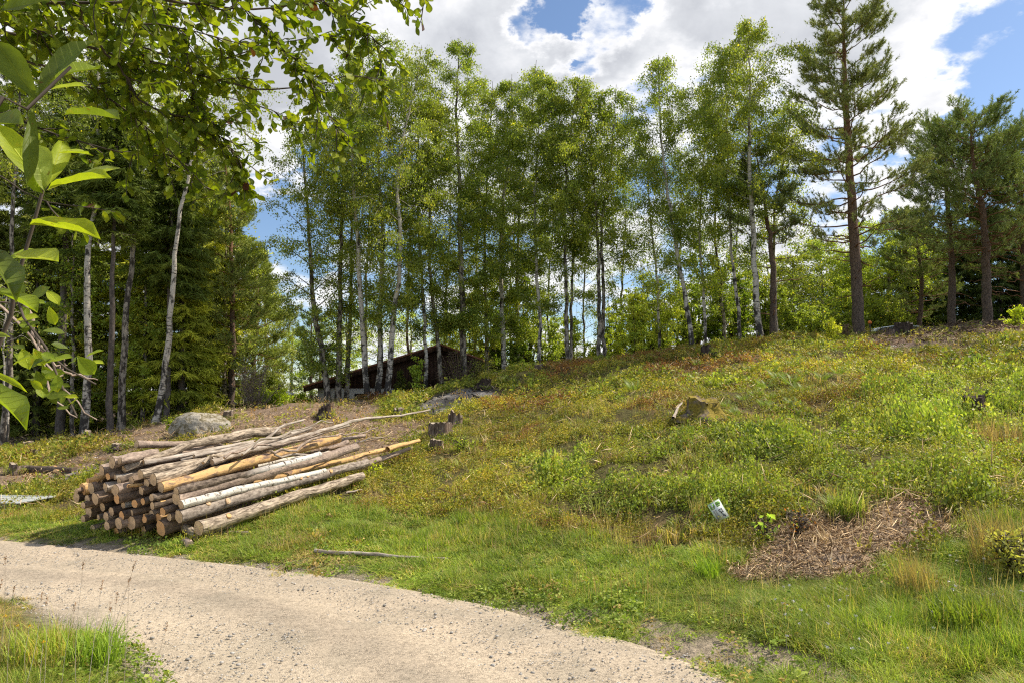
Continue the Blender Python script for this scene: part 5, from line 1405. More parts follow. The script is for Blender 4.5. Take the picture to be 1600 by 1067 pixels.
# the shaded left face: every visible butt  (zoom coords x, y, radius, kind, text, length)
face = [(285, 420, 40, 'pinkgrey', 'pale topped log directly left of the big top log', 1.6), (250, 482, 36, 'brown', 'log pair member with thin dark bark, left one', 1.5), (276, 486, 34, 'dark', 'log pair member with dark bark, right one', 1.5),
        (180, 505, 20, 'orange', 'small orange stick end on the upper left corner', .9), (140, 575, 46, 'orange', 'split orange wood block at the left corner', .8), (215, 560, 46, 'pinkgrey', 'thick pinkish butt right of the split block', 1.6),
        (98, 583, 20, 'brown', 'thin brown log poking out farthest left', 1.2), (102, 632, 40, 'dark', 'dark log butt at the far left edge of the pile', 1.4), (245, 640, 48, 'brown', 'large brown butt in the middle of the left face', 1.8),
        (188, 640, 30, 'brown', 'medium butt between the far left and large brown ones', 1.3), (320, 562, 34, 'pale', 'hollow pale log end below the slim grey pole', 1.4), (356, 576, 28, 'pinkgrey', 'reddish log end next to the hollow one', 1.4),
        (400, 575, 44, 'pinkgrey', 'broad splintered log in the upper middle of the face', 1.6), (455, 582, 24, 'brown', 'small orange faced butt right of the splintered log', 1.3), (600, 578, 34, 'brown', 'orange butt just left of the thick orange log', 1.5),
        (500, 545, 15, 'orange', 'curved orange branch lying across the upper face', .9), (690, 632, 28, 'dbirch', 'short birch log sticking out under the thick orange log', 1.2), (325, 655, 28, 'brown', 'log with sawn face left of the birch stub', 1.5),
        (160, 695, 26, 'brown', 'small butt at the lower left edge', 1.2), (200, 742, 52, 'brown', 'largest brown butt on the lower left', 1.8), (312, 712, 34, 'dark', 'dark round butt right of the largest one', 1.4),
        (210, 690, 30, 'brown', 'butt wedged above the largest lower left one', 1.3), (468, 695, 26, 'birch', 'short white birch butt in the middle of the face', 1.2), (335, 782, 36, 'fiss', 'grey log rising right out of the lower face', 1.7),
        (282, 790, 22, 'grey', 'small grey end near the lower left grass', 1.1), (622, 665, 26, 'dbirch', 'mottled birch end right of the short white butt', 1.2), (415, 650, 40, 'brown', 'dark split log in the shade at mid face', 1.5),
        (550, 752, 26, 'brown', 'small pair of ends low in the middle', 1.2), (640, 778, 16, 'orange', 'thin orange stick end below the middle', 1.6), (748, 795, 34, 'orange', 'reddish end stacked left of the knotty grey log', 1.3),
        (240, 880, 36, 'pinkgrey', 'log end sunk in grass at the lower left', 1.5), (440, 835, 46, 'pinkgrey', 'pale butt in the lower middle half in grass', 1.4), (540, 838, 52, 'brown', 'big tan sawn face in the lower middle', 1.6),
        (640, 812, 28, 'dark', 'dark end beside the big tan face', 1.3), (765, 872, 62, 'brown', 'biggest tan sawn butt at the foot, left of the fissured grey log', 1.5), (420, 912, 34, 'pinkgrey', 'log end deep in the front grass', 1.1),
        (480, 640, 30, 'dark', 'shadowed butt under the curved orange branch', 1.3), (560, 680, 32, 'brown', 'splintered dark end at the centre of the face', 1.2), (700, 700, 30, 'dark', 'shadowed dark butt left of the white birch log', 1.3), (780, 745, 30, 'brown', 'brown butt under the thin orange pine log', 1.3),
        (380, 745, 34, 'dark', 'dark butt under the short white birch butt', 1.4), (470, 780, 34, 'dark', 'dark shaded butt above the pale lower butt', 1.3), (700, 760, 28, 'fiss', 'grey butt above the reddish end', 1.2), (165, 800, 28, 'brown', 'low butt behind the left grass', 1.2),
        (520, 500, 30, 'brown', 'butt below the grey log of the top layer', 1.4), (430, 505, 28, 'dark', 'dark butt beneath the slim grey pole', 1.4), (640, 520, 32, 'dark', 'dark gap filling butt left of the stout grey log', 1.2), (340, 470, 26, 'brown', 'small butt under the crooked log near end', 1.4), (840, 790, 30, 'brown', 'butt between knotty grey log and reddish end', 1.2), (350, 850, 34, 'brown', 'brown butt in front of the grass at low left centre', 1.2), (640, 880, 34, 'dark', 'low dark butt left of the biggest tan one', 1.1)]
for (zx, zy, rz, kd, lb, L) in face:
    px, py = z2(zx, zy)
    k = rz / 5
    back = r.uniform(-.12, .12)
    p0, _ = log_pts(px, py, px + 60, py, .5, back)
    d = np.array([LDIR[0] + r.normal(0, .05), LDIR[1], .115 + r.normal(0, .02)]); p1 = p0 + d * L
    kd2 = kd
    make_log(lb, [p0, p1], k * p0[1] / FPX, k * p0[1] / FPX * .85, kd2, cutm=M_cut2 if kd in ('orange',) or r.random() < .25 else M_cut)
# unseen core so the stack is not hollow
for i in range(16):
    px = r.uniform(170, 300); py = r.uniform(760, 815)
    p0, _ = log_pts(px, py, px + 60, py, .5, .55)
    make_log('log deep inside the pile, glimpsed between the outer ones', [p0, p0 + np.array([LDIR[0], LDIR[1], .1]) * 1.5], .075, .06, 'dark', sides=10, group='core logs inside the timber pile')
# loose pieces at the foot
def ground_log(label, a, b_, r0, r1, kind, lift=.6, **kw):
    p0 = G(*a); p1 = G(*b_)
    p0 = p0 + [0, 0, r0 * lift]; p1 = p1 + [0, 0, r1 * lift]
    return make_log(label, [p0, (p0 + p1) / 2 + [0, 0, kw.pop('hump', 0.0)], p1], r0, r1, kind, group=kw.pop('group', 'loose pieces round the pile'), **kw)
ground_log('short bark covered billet slanting in front of the pile foot', (272, 830), (307, 846), .055, .05, 'fiss', lift=1.6)
ground_log('small broken stub at the very front of the pile', (288, 852), (296, 858), .05, .045, 'pinkgrey', lift=.8)
ground_log('crooked stick in the grass under the big fissured log', (318, 846), (370, 825), .035, .02, 'fiss', hump=.05)
ground_log('little grey log in the grass right of the pile foot', (345, 836), (388, 834), .03, .022, 'grey')
ground_log('reclining grey log half hidden behind the billet', (262, 826), (306, 822), .07, .05, 'grey', lift=1.2)
ground_log('long weathered stick lying in the verge grass', (492, 868), (700, 880), .022, .014, 'pale', name='fallen_branch', cat='branch', cut=False, lift=2.4)
ground_log('short peeled stick on the cleared ground above the pile', (312, 686), (336, 690), .06, .05, 'orange', cut=False, name='fallen_branch', cat='branch')
ground_log('dry branch on the slope right of the pile tail', (540, 775), (566, 768), .014, .01, 'pale', cut=False, name='fallen_branch', cat='branch', lift=3)
ground_log('pale forked branch beside the mossy stump', (1052, 668), (1068, 632), .03, .015, 'pale', cut=False, name='fallen_branch', cat='branch', lift=5)
ground_log('pale stick in front of the forest at left', (84, 760 - 22), (96, 748), .05, .04, 'orange', cut=False, name='fallen_branch', cat='branch', lift=2)
ground_log('small dark log lying on the cleared left slope', (96 - 60, 738), (115, 742 - 2), .08, .06, 'dark', cut=False, name='fallen_branch', cat='branch')
ground_log('dead pale branch stuck low on the crest near the thicket', (1238, 500 + 30), (1262, 530), .02, .015, 'pale', cut=False, name='fallen_branch', cat='branch', lift=3)

# ------------------------------------------------------------------ stumps
m, bb = newmat('stump_wood')
ob = bb.n('ShaderNodeTexCoord').outputs['Object']
g = bb.noise(bb.vmath('MULTIPLY', ob, (22, 22, 3)), 1.0, 5, .65)
col = bb.ramp(g, [(.34, (.05, .035, .026)), (.5, (.17, .12, .09)), (.66, (.34, .27, .21))])
finish(m, bb, princ(bb, col, .9, bumpn(bb, g, .9, .03), spec=.1)); M_stump = m
m, bb = newmat('dark_stump_wood')
ob = bb.n('ShaderNodeTexCoord').outputs['Object']
g = bb.noise(bb.vmath('MULTIPLY', ob, (18, 18, 7)), 1.0, 5, .65)
col = bb.ramp(g, [(.36, (.022, .016, .013)), (.62, (.10, .075, .06))])
finish(m, bb, princ(bb, col, .95, bumpn(bb, g, .9, .03), spec=.1)); M_stumpd = m
m, bb = newmat('mossy_stump_wood')
ob = bb.n('ShaderNodeTexCoord').outputs['Object']
g = bb.noise(bb.vmath('MULTIPLY', ob, (14, 14, 5)), 1.0, 5, .65); g2 = bb.noise(ob, 3.6, 4, .6)
col = bb.ramp(g, [(.34, (.06, .045, .035)), (.66, (.27, .21, .17))])
moss = bb.ramp(bb.noise(ob, 26.0, 3), [(.3, (.13, .10, .02)), (.7, (.36, .27, .05))])
col = bb.mix(bb.ramp(g2, [(.38, 0.0), (.5, 1.0)]), col, moss)
finish(m, bb, princ(bb, col, .95, bumpn(bb, g, .9, .03), spec=.1)); M_stumpm = m
m, bb = newmat('stump_top')
ob = bb.n('ShaderNodeTexCoord').outputs['Object']
g = bb.noise(ob, 12.0, 5, .6)
finish(m, bb, princ(bb, bb.ramp(g, [(.35, (.22, .17, .12)), (.7, (.50, .42, .33))]), .9, bumpn(bb, g, .6, .02), spec=.1)); M_stop = m
def stump(label, px, py, D, wpx, hpx, mat, seed, flare=1.45, rag=.1, roots=5, top=True):
    r = rng(seed + 7000)
    b0 = G(px, py); b0 = b0 if b0[1] < 24.5 else Gd(px, D); D = b0[1]; R_ = wpx / 2 * D / FPX; H = hpx * D / FPX
    o = thing('tree_stump', b0, label, 'stump')
    n = 28; th = np.linspace(0, 2 * np.pi, n, endpoint=False)
    lob = 1 + .10 * np.cos(roots * th + r.uniform(0, 6)) + r.normal(0, .03, n)
    V = []; hs = [-.25, 0, .12, .3, .55, .8, 1.0]
    for h in hs:
        f = 1 + (flare - 1) * max(0, 1 - max(h, 0) / .55) ** 2
        l = 1 + (lob - 1) * (2.2 - 1.3 * min(1, max(h, 0)))
        top_z = H * h + (r.normal(0, rag * H * .6, n) * (h == 1.0)) + (h == 1.0) * rag * H * np.cos(th + seed)
        V.append(np.stack([np.cos(th) * R_ * f * l, np.sin(th) * R_ * f * l, top_z * np.ones(n)], 1))
    V = np.concatenate(V); V[n:] += r.normal(0, .012 * R_ / .3, V[n:].shape)
    F = []
    for a in range(len(hs) - 1):
        for i in range(n): F.append((a * n + i, a * n + (i + 1) % n, (a + 1) * n + (i + 1) % n, (a + 1) * n + i))
    A = Acc(); A.add(V + b0, np.array(F), V[:, :2])
    A.build('trunk_base', mat, o, b0)
    tr = V[-n:]; inner = tr * [.96, .96, 1] ; inn2 = tr * [.5, .5, 1] - [0, 0, rag * H * .35]; inn2 += r.normal(0, rag * H * .15, inn2.shape)
    q = np.vstack([inner, inn2, [[0, 0, tr[:, 2].mean() - .01]]]) + [0, 0, .004]
    F = []
    for i in range(n):
        j = (i + 1) % n; F += [(i, j, n + j), (i, n + j, n + i), (n + i, n + j, 2 * n)]
    mk('stump_top' if top else 'rotten_top', q, np.array(F), M_stop if top else mat, o)
    return o
stump('grey sawn stump with vertical cracks above the pile tail', 687, 684, 12.4, 34, 21, M_stump, 1, 1.15, .06)
stump('splintered grey stump behind the sawn grey stump', 712, 668, 13.6, 22, 16, M_stump, 2, 1.5, .28)
stump('small low stump in front of the sawn grey stump', 683, 700, 12.0, 20, 12, M_stump, 3, 1.1, .1)
stump('large mossy golden stump in the middle of the slope', 1100, 655, 12.8, 48, 27, M_stumpm, 4, 1.9, .16, 6, top=False)
stump('dark black brown stump on the green slope at right', 1522, 648, 10.8, 30, 28, M_stumpd, 5, 1.25, .08, top=False)  # shade on its front is put into the dark wood colour
stump('companion half stump leaning on the dark stump at right', 1542, 640, 11.0, 16, 20, M_stumpd, 6, 1.4, .25, top=False)
stump('dark upright stump just below the middle of the crest', 1103, 558, 19.0, 15, 17, M_stumpd, 7, 1.15, .1, top=False)
stump('tiny dark stump beside the upright one under the crest', 1116, 560, 19.2, 10, 7, M_stumpd, 8, 1.2, .2, top=False)
stump('charred dark stump on the crest before the white car', 1412, 522, 21.5, 26, 15, M_stumpd, 9, 1.2, .1)
stump('low weathered stump on the bare soil right of the crest', 1393, 522, 22, 14, 7, M_stump, 10, 1.3, .2)
stump('reddish sawn stump behind the trailing branch', 623, 650, 16, 15, 10, M_stump, 11, 1.2, .15)
stump('torn up stump with roots on the cleared ground', 507, 652, 16.5, 17, 15, M_stumpd, 12, 1.7, .35, top=False)
stump('broad old stump at the left forest edge', 42, 700, 17, 16, 9, M_stump, 13, 1.2, .15)
stump('pale topped low stump on the left clearing', 52, 712, 15.5, 16, 8, M_stump, 14, 1.3, .15)
stump('stump half buried beside the left forest litter', 190, 700, 14.5, 24, 6, M_stump, 15, 1.3, .2)
stump('small grey stump at the foot of the straight white birch', 136, 688, 18.5, 9, 15, M_stump, 16, 1.1, .1)
stump('squared stump stub leaning on the boulder', 357, 655, 15.6, 14, 12, M_stump, 17, 1.15, .08)
stump('short stump on the grass of the crest near the kinked birch', 842, 570, 21.5, 13, 6, M_stump, 18, 1.1, .1)
stump('black crumbled stump on the left crest of shrubs', 1008, 563, 19.5, 10, 6, M_stumpd, 19, 1.2, .2, top=False)
stump('charred root mound at the top of the ash patch', 757, 606, 20, 22, 9, M_stumpd, 20, 1.5, .35, top=False)
stump('buried pale stump in the left clearing slope', 28, 738, 12.5, 22, 10, M_stump, 21, 1.4, .3)
stump('low rotten stump below the mossy one in green leaves', 1160, 672, 11.2, 24, 9, M_stumpd, 22, 1.3, .3, top=False)

r = rng(4040); skirt = Soup()
for o_ in [q for q in C.objects if q.name.startswith('tree_stump') and q.location[1] < 21]:
    bx, by = o_.location[0], o_.location[1]; rad_ = max(abs(v.co[0]) for v in o_.children[0].data.vertices)
    n = 46 if by < 14 else 30; a = r.uniform(0, 6.283, n); q = rad_ * r.uniform(.85, 1.7, n)
    x = bx + np.cos(a) * q; y = by + np.sin(a) * q; ls = .022 if by < 14 else .036
    tv, tf, ti = tpl_leafy(24, r, 1.0, 1, .5); cen = tv.reshape(-1, 4, 3).mean(1, keepdims=True); tv2 = (cen + (tv.reshape(-1, 4, 3) - cen) * (ls / .18)).reshape(-1, 3)
    V, F, K = instance(tv2, tf, np.stack([x, y, ground(x, y)], 1), r.uniform(0, 6.28, n), np.stack([np.full(n, .2), np.full(n, .2), r.uniform(.07, .20, n)], 1), pick([(.17, .22, .04), (.22, .26, .06), (.12, .17, .03), (.20, .15, .05)], [3, 2, 3, 1], n, r), r, ti, .2)
    skirt.add(V, F, K)
tag(skirt.build('stump_plants', M_cover), 'small leafy plants growing tight round the tree stumps', 'ground cover', kind='stuff')

# ------------------------------------------------------------------ boulder and stones
m, bb = newmat('granite')
ob = bb.n('ShaderNodeTexCoord').outputs['Object']
n1_ = bb.noise(ob, 5.0, 9, .72, .5); n2_ = bb.noise(ob, 30.0, 6, .7)
col = bb.ramp(n1_, [(.38, (.11, .09, .045)), (.47, (.26, .22, .14)), (.53, (.46, .41, .33)), (.64, (.24, .22, .18))])
col = bb.mix(1.0, col, bb.ramp(n2_, [(.3, .65), (.7, 1.25)]), 'MULTIPLY')
finish(m, bb, princ(bb, col, .92, bumpn(bb, bb.math('ADD', n1_, n2_), .7, .04), spec=.2)); M_gran = m
def rock(name, label, cat, c, rx, ry, rz, seed, mat=None, squash=.25, sub=3, group=None):
    import bmesh
    bm = bmesh.new(); bmesh.ops.create_icosphere(bm, subdivisions=sub, radius=1.0)
    r = rng(seed); v = np.array([x.co[:] for x in bm.verts]); f = np.array([[x.index for x in q.verts] for q in bm.faces]); bm.free()
    n = 1 + .0 * v[:, 0]
    for k in range(14):
        d = norm(r.normal(0, 1, 3)); h = v @ d; lim = r.uniform(.72, .95)
        ex = np.maximum(0, h - lim); v = v - ex[:, None] * d[None] * .85
    v = v * (1 + .09 * (fbm(v[:, 0] * 2 + seed, v[:, 1] * 2 + v[:, 2] * 1.7, seed)[:, None] - .5) * 2)
    if sub >= 5: v = v * (1 + .045 * (fbm(v[:, 0] * 7 + 3 * v[:, 2], v[:, 1] * 7 - 4 * v[:, 2], seed + 3)[:, None] - .5) * 2)
    v[:, 2] = np.where(v[:, 2] > 0, v[:, 2], v[:, 2] * .5)
    v = v * [rx, ry, rz] + c
    return tag(mk(name, v, f, mat or M_gran, None, smooth=True), label, cat, group)
def at_centre(o):
    me = o.data; n = len(me.vertices); co = np.empty(n * 3, np.float32); me.vertices.foreach_get('co', co); co = co.reshape(-1, 3); c = co.mean(0); me.vertices.foreach_set('co', (co - c).ravel()); o.location = [float(q) for q in c]; return o
c = Gd(318, 16.5)
at_centre(rock('boulder', 'large pale lichen spotted granite boulder at the forest edge', 'boulder', c + [0, 0, .05], .74, .58, .50, 3, sub=5))
M_white = flat('pale_stone', (.72, .68, .62), .9, .15, 14)
for (px, py, w_, h_, sd, lb) in [(238, 1013, 34, 9, 1, 'white flat rock showing through the gravel by the near grass'), (335, 1022, 50, 5, 2, 'long pale flat stone in the middle of the road'), (565, 975, 26, 5, 3, 'small pale slab beside a weed in the road'), (1608 - 10, 1015, 14, 4, 4, 'pale stone near the right end of the gravel'), (150, 720 - 3, 8, 4, 5, 'white chip of rock on the shrubs left of the pile'), (1395, 541, 12, 5, 6, 'white stone lying on the upper right slope'), (685 - 5, 622, 9, 6, 7, 'grey stone left of the ash patch'), (1555, 526, 16, 6, 8, 'weathered stone in the shrubs near the right edge')]:
    c = G(px, py); D = c[1]
    at_centre(rock('rock', lb, 'rock', c - [0, 0, .004], w_ / 2 * D / FPX, w_ / 2.4 * D / FPX, h_ * .35 * D / FPX, 30 + sd, M_white if sd in (1, 2, 3, 4, 5, 6) else M_gran))
M_ash = flat('charred_wood', (.03, .027, .026), .95, .5, 9, bump=.9)

# ------------------------------------------------------------------ box helper & cabin
def boxv(x0, x1, y0, y1, z0, z1):
    V = np.array([(x, y, z) for z in (z0, z1) for y in (y0, y1) for x in (x0, x1)], float)
    F = np.array([(0, 2, 3, 1), (4, 5, 7, 6), (0, 1, 5, 4), (2, 6, 7, 3), (0, 4, 6, 2), (1, 3, 7, 5)])
    return V, F
def quadobj(name, mat, boxes, parent, org, rot=0.0):
    Vs, Fs, n = [], [], 0
    ca, sa = math.cos(rot), math.sin(rot)
    for bx in boxes:
        V, F = bx if len(bx) == 2 else boxv(*bx)
        V = V.copy(); V = np.stack([V[:, 0] * ca - V[:, 1] * sa, V[:, 0] * sa + V[:, 1] * ca, V[:, 2]], 1)
        Vs.append(V); Fs.append(F + n); n += len(V)
    o = mk(name, np.concatenate(Vs), np.concatenate(Fs), mat, parent)
    return o
m, bb = newmat('dark_boards')
ob = bb.n('ShaderNodeTexCoord').outputs['Object']
ox, oy, oz = bb.sep(ob)
pl = bb.math('FRACT', bb.math('MULTIPLY', ox, 7.0))
gr = bb.ramp(pl, [(.0, 0.25), (.08, 1.0), (.92, 1.0), (1.0, .25)])
nz = bb.noise(bb.vmath('MULTIPLY', ob, (12, 12, 1.5)), 1.0, 4)
col = bb.mix(1.0, bb.ramp(nz, [(.3, (.035, .020, .014)), (.7, (.10, .058, .042))]), gr, 'MULTIPLY')
finish(m, bb, princ(bb, col, .9, bumpn(bb, gr, .6, .02), spec=.1)); M_board = m
M_roof = flat('red_roof_tiles', (.33, .14, .09), .85, .35, 5)
M_conc = flat('pale_concrete', (.62, .57, .50), .9, .2, 3)
M_dark = flat('dark_void', (.02, .018, .017), .6, .2, 3)
cb = P(600, 612, 28.0); cb[2] = 1.6
cab = thing('cabin', cb, 'low dark timber cabin with a red edged sloping roof behind the birches', 'cabin')
def bz(px, py, D=28.0):
    p_ = P(px, py, D); return p_[0] - cb[0], p_[2] - cb[2]
xl, _ = bz(497, 600); xr, _ = bz(736, 560); xp, zp = bz(690, 538); xe, ze = bz(478, 603)
xr2, zr2 = bz(744, 560)
_, zf = bz(560, 606); _, zb = bz(560, 640)
# gable wall follows the roof line
ws = [(xl, zf), (xr, zf), (xr, np.interp(xr, [xp, xr2], [zp, zr2]) - .16), (xp, zp - .16), (xl, np.interp(xl, [xe, xp], [ze, zp]) - .16)]
n5 = len(ws); V = np.array([(x, 0.0, z) for x, z in ws] + [(x, 5.0, z) for x, z in ws])
tri = [(0, 1, 2), (0, 2, 3), (0, 3, 4)]
F = tri + [(a + n5, c_ + n5, b_ + n5) for a, b_, c_ in tri]
for i in range(n5):
    j = (i + 1) % n5; F += [(i, i + n5, j + n5), (i, j + n5, j)]
mk('wall', V, np.array(F), M_board, cab)
mk('foundation', *boxv(xl - .02, xl + 3.2, .03, 4.9, zb - .6, zf - .004), M_conc, cab)
quadobj('crawl_opening', M_dark, [(xl + 1.5, xl + 2.3, .0, .05, zb - .2, zf - .22)], cab, cb)
def slope_slab(x0, z0, x1, z1, th, y0, y1):
    V = np.array([(x0, y0, z0), (x1, y0, z1), (x1, y1, z1), (x0, y1, z0), (x0, y0, z0 - th), (x1, y0, z1 - th), (x1, y1, z1 - th), (x0, y1, z0 - th)], float)
    return V, np.array([(0, 1, 2, 3), (7, 6, 5, 4), (0, 4, 5, 1), (1, 5, 6, 2), (2, 6, 7, 3), (3, 7, 4, 0)])
rf = quadobj('roof', M_roof, [slope_slab(xe, ze, xp, zp, .07, -.45, 5.4), slope_slab(xp, zp, xr2 + .3, zr2 - .05, .07, -.45, 5.4)], cab, cb)
quadobj('bargeboard', M_board, [slope_slab(xe + .02, ze - .072, xp, zp - .072, .17, -.40, -.34), slope_slab(xp, zp - .072, xr2 + .28, zr2 - .12, .17, -.40, -.34)], cab, cb)
# pale grey building glimpsed through the spruces
pb = P(385, 612, 40); pb[2] = .9
sh_ = thing('outbuilding', pb, 'small blue grey building just glimpsed between spruce and brushwood', 'building')
M_blue = flat('blue_grey_paint', (.26, .29, .35), .7, .1, 2)
mk('wall', *boxv(-1.6, 1.6, 0, 3, -.6, 1.15), M_blue, sh_)
quadobj('roof', flat('grey_sheet_roof', (.12, .13, .15), .6, .2, 2), [slope_slab(-1.9, 1.2, 0, 1.9, .08, -.3, 3.3), slope_slab(0, 1.9, 1.9, 1.2, .08, -.3, 3.3)], sh_, pb)
V = np.array([(-1.6, 0.02, 1.15), (1.6, .02, 1.15), (0, .02, 1.75), (-1.6, 2.98, 1.15), (1.6, 2.98, 1.15), (0, 2.98, 1.75)]); mk('gable', V, np.array([(0, 1, 2), (3, 5, 4)]), M_blue, sh_)
quadobj('window', M_dark, [(-.5, .5, -.03, .04, .1, .8)], sh_, pb)

# ------------------------------------------------------------------ parked white car behind the crest (only its roof shows)
cc_ = P(1392, 514, 26.5)
gz_ = float(ground(cc_[0], cc_[1])); 
carz = cc_[2] - 1.50 + .06
car = thing('parked_car', (cc_[0], cc_[1], carz), 'white car beyond the crest, only its roof arc visible by the charred stump', 'car')
M_paint = flat('white_paint', (.75, .77, .78), .3, .03, 2, spec=.6, bump=0)
M_glass = flat('dark_glass', (.02, .025, .03), .08, .1, 2, spec=.8, bump=0)
prof_ = [(-2.1, .35), (-2.15, .75), (-1.95, 1.0), (-1.35, 1.08), (-.75, 1.43), (-.2, 1.5), (.7, 1.48), (1.45, 1.12), (2.0, .98), (2.12, .6), (2.05, .32)]
def hull(prof, ys, shr):
    V = []; n = len(prof)
    for y_, s_ in zip(ys, shr):
        for (x, z) in prof: V.append((x, y_ * (1 - (max(0, z - 1.0) / .5) * .18), z * s_ + (1 - s_) * .6))
    F = []
    for a in range(len(ys) - 1):
        for i in range(n):
            j = (i + 1) % n; F.append((a * n + i, a * n + j, (a + 1) * n + j, (a + 1) * n + i))
    F = [tuple(q) for q in F]; T = []
    for q in F: T += [(q[0], q[1], q[2]), (q[0], q[2], q[3])]
    for a in (0, (len(ys) - 1) * n):
        T += [(a, a + i, a + i + 1) for i in range(1, n - 1)]
    return np.array(V, float), np.array(T)
mk('body', *hull(prof_, [-.86, -.82, .82, .86], [.97, 1, 1, .97]), M_paint, car, smooth=False)
quadobj('window', M_glass, [(np.array([(-1.25, -.845, 1.10), (1.3, -.845, 1.12), (.62, -.76, 1.40), (-.68, -.76, 1.40), (-1.25, -.86, 1.10), (1.3, -.86, 1.12), (.62, -.775, 1.40), (-.68, -.775, 1.40)]), np.array([(0, 1, 2, 3), (4, 7, 6, 5), (0, 4, 5, 1), (2, 6, 7, 3), (1, 5, 6, 2), (0, 3, 7, 4)]))], car, cc_)
for wx in (-1.35, 1.3):
    for wy in (-.80, .80):
        V, F, U = tube(np.array([(wx, wy - .1, .32), (wx, wy + .1, .32)]), [.32, .32], 20); A = Acc(); A.add(V, F, U)
        for e_ in (0, 21):
            rg = V[e_:e_ + 20]; A.add(np.vstack([rg, rg.mean(0)[None]]), np.array([(i, (i + 1) % 20, 20) for i in range(20)]))
        A.build('wheel', M_dark, car)
# orange cap beside the pine foot
c = P(1359, 505, 24.3)
og = thing('marker_post', (c[0], c[1], float(ground(c[0], c[1]))), 'small orange capped post standing at the foot of the tall pine', 'post')
h_ = c[2] - float(ground(c[0], c[1]))
V, F, U = tube(np.array([(0, 0, -.1), (0, 0, h_)]), [.03, .03], 10); mk('post', V, F, M_twig, og)
mo = rock('cap', None, None, np.array([0, 0, h_]), .075, .075, .085, 5, flat('orange_plastic', (.85, .24, .04), .5, .1, 4), sub=2); mo.parent = og
for kq in ('label', 'category', 'group'):
    if kq in mo: del mo[kq]

# ------------------------------------------------------------------ grey board stack at the left edge of the verge
c = G(10, 800)
st = thing('board_stack', c, 'pallet like stack of weathered grey boards at the left edge of the verge', 'boards')
M_gwood = flat('weathered_boards', (.34, .36, .35), .75, .3, 9)
M_gw2 = flat('board_edge', (.15, .14, .12), .85, .3, 9)
rotA = -.10
quadobj('top_sheet', M_gwood, [(-1.6, .42, -.30 + i * .2, -.30 + i * .2 + .192, .17, .195) for i in range(4)], st, c, rotA)
quadobj('bearer', M_gw2, [(-1.55, .34, -.28, -.20, .02, .165), (-1.55, .34, .34, .42, .02, .165), (.20, .30, -.19, .33, .03, .165)], st, c, rotA)
quadobj('bottom_board', M_gwood, [(-1.5, .30, -.36, -.24, -.03, .015), (-1.5, .3, .30, .42, -.03, .015)], st, c, rotA)

# ------------------------------------------------------------------ small sign
c = G(1131, 826)
sg = thing('small_sign', c, 'small white and green notice on a short post leaning in the verge plants', 'sign')
M_sw = flat('sign_white', (.80, .82, .80), .5, .04, 3, bump=0)
M_sg = flat('sign_green', (.26, .50, .10), .5, .08, 3, bump=0)
M_sk = flat('sign_black', (.05, .05, .06), .5, .05, 3, bump=0)
Sw = 21 * c[1] / FPX; Sh = 29 * c[1] / FPX
lean = R(28)
def signbox(u0, u1, v0, v1, off, th=.0015):
    V, F = boxv(u0 * Sw, u1 * Sw, -th - off, -off, v0 * Sh, v1 * Sh)
    X = V[:, 0] * math.cos(lean) - V[:, 2] * math.sin(lean); Z = V[:, 0] * math.sin(lean) + V[:, 2] * math.cos(lean)
    V = np.stack([X, V[:, 1] + .25 * (V[:, 2]), Z + .09], 1)
    return V, F
def sobj(nm, mt, lst): return quadobj(nm, mt, [signbox(*q) for q in lst], sg, c)
sobj('panel', M_sw, [(-.5, .5, 0, 1, 0, .004)])
sobj('border', M_sg, [(-.5, .5, .975, 1.0, .0045), (-.5, -.475, 0, .97, .0045), (.475, .5, 0, .97, .0045), (-.5, .5, 0, .02, .0045)])
sobj('green_block', M_sg, [(-.42, -.05, .76, .93, .0045), (.05, .42, .76, .93, .0045), (-.42, -.12, .66, .75, .0045), (.05, .36, .68, .75, .0045)])
sobj('diagonal_mark', M_sw, [(-.30, -.24, .66, .92, .0065), (-.24, -.18, .72, .93, .0065)])
sobj('symbol', M_sk, [(.02, .30, .50, .54, .0045), (.02, .07, .38, .50, .0045), (.24, .30, .40, .50, .0045), (.10, .16, .30, .44, .0045), (.16, .32, .34, .38, .0045), (.14, .20, .14, .28, .0045), (.22, .30, .10, .20, .0045)])
sobj('small_print', M_sk, [(-.38, -.08, .56 - k * .055, .575 - k * .055, .0045) for k in range(9)])
V, F, U = tube(np.array([(0.01, .012, -.05), (0.0, .014, .14)]), [.008, .008], 8); mk('post', V, F, M_gw2, sg)

# ------------------------------------------------------------------ bracken ferns on the slope
r = rng(640)
def frond_mesh(L, seed):
    r = rng(seed); l = L; up = r.uniform(.55, 1.1)
    pth = catmull([(0, 0, 0), (l * .3, 0, l * up * .55), (l * .7, 0, l * up * .8), (l, 0, l * up * .62)], 24)
    V = [pth]; F = []; n = 24
    for k in range(5, 23):
        w_ = l * .30 * math.sin(math.pi * min(1, (k - 3) / 20 + .12)) * (1 - (k - 5) / 20) + .01
        fw = norm(pth[k + 1] - pth[k])
        for s_ in (-1, 1):
            tip = pth[k] + np.array([0, s_ * w_, 0]) + fw * w_ * .35 - [0, 0, w_ * .25]
            mid = (pth[k] + tip) / 2
            V.append(np.array([mid + fw * w_ * .10, mid - fw * w_ * .10, tip])); F += [(k, n, n + 1), (n, n + 2, n + 1)]; n += 3
    for k in range(0, 23):
        V.append((pth[k] + [0, .004, 0])[None]); F.append((k, k + 1, n)); n += 1
    V = np.concatenate(V)
    return V, np.array(F), np.tile(np.array([(.13, .20, .045)]) * r.uniform(.75, 1.3), (len(V), 1))
fronds = [frond_mesh(.42, 20 + i) for i in range(5)]
frond_me = []
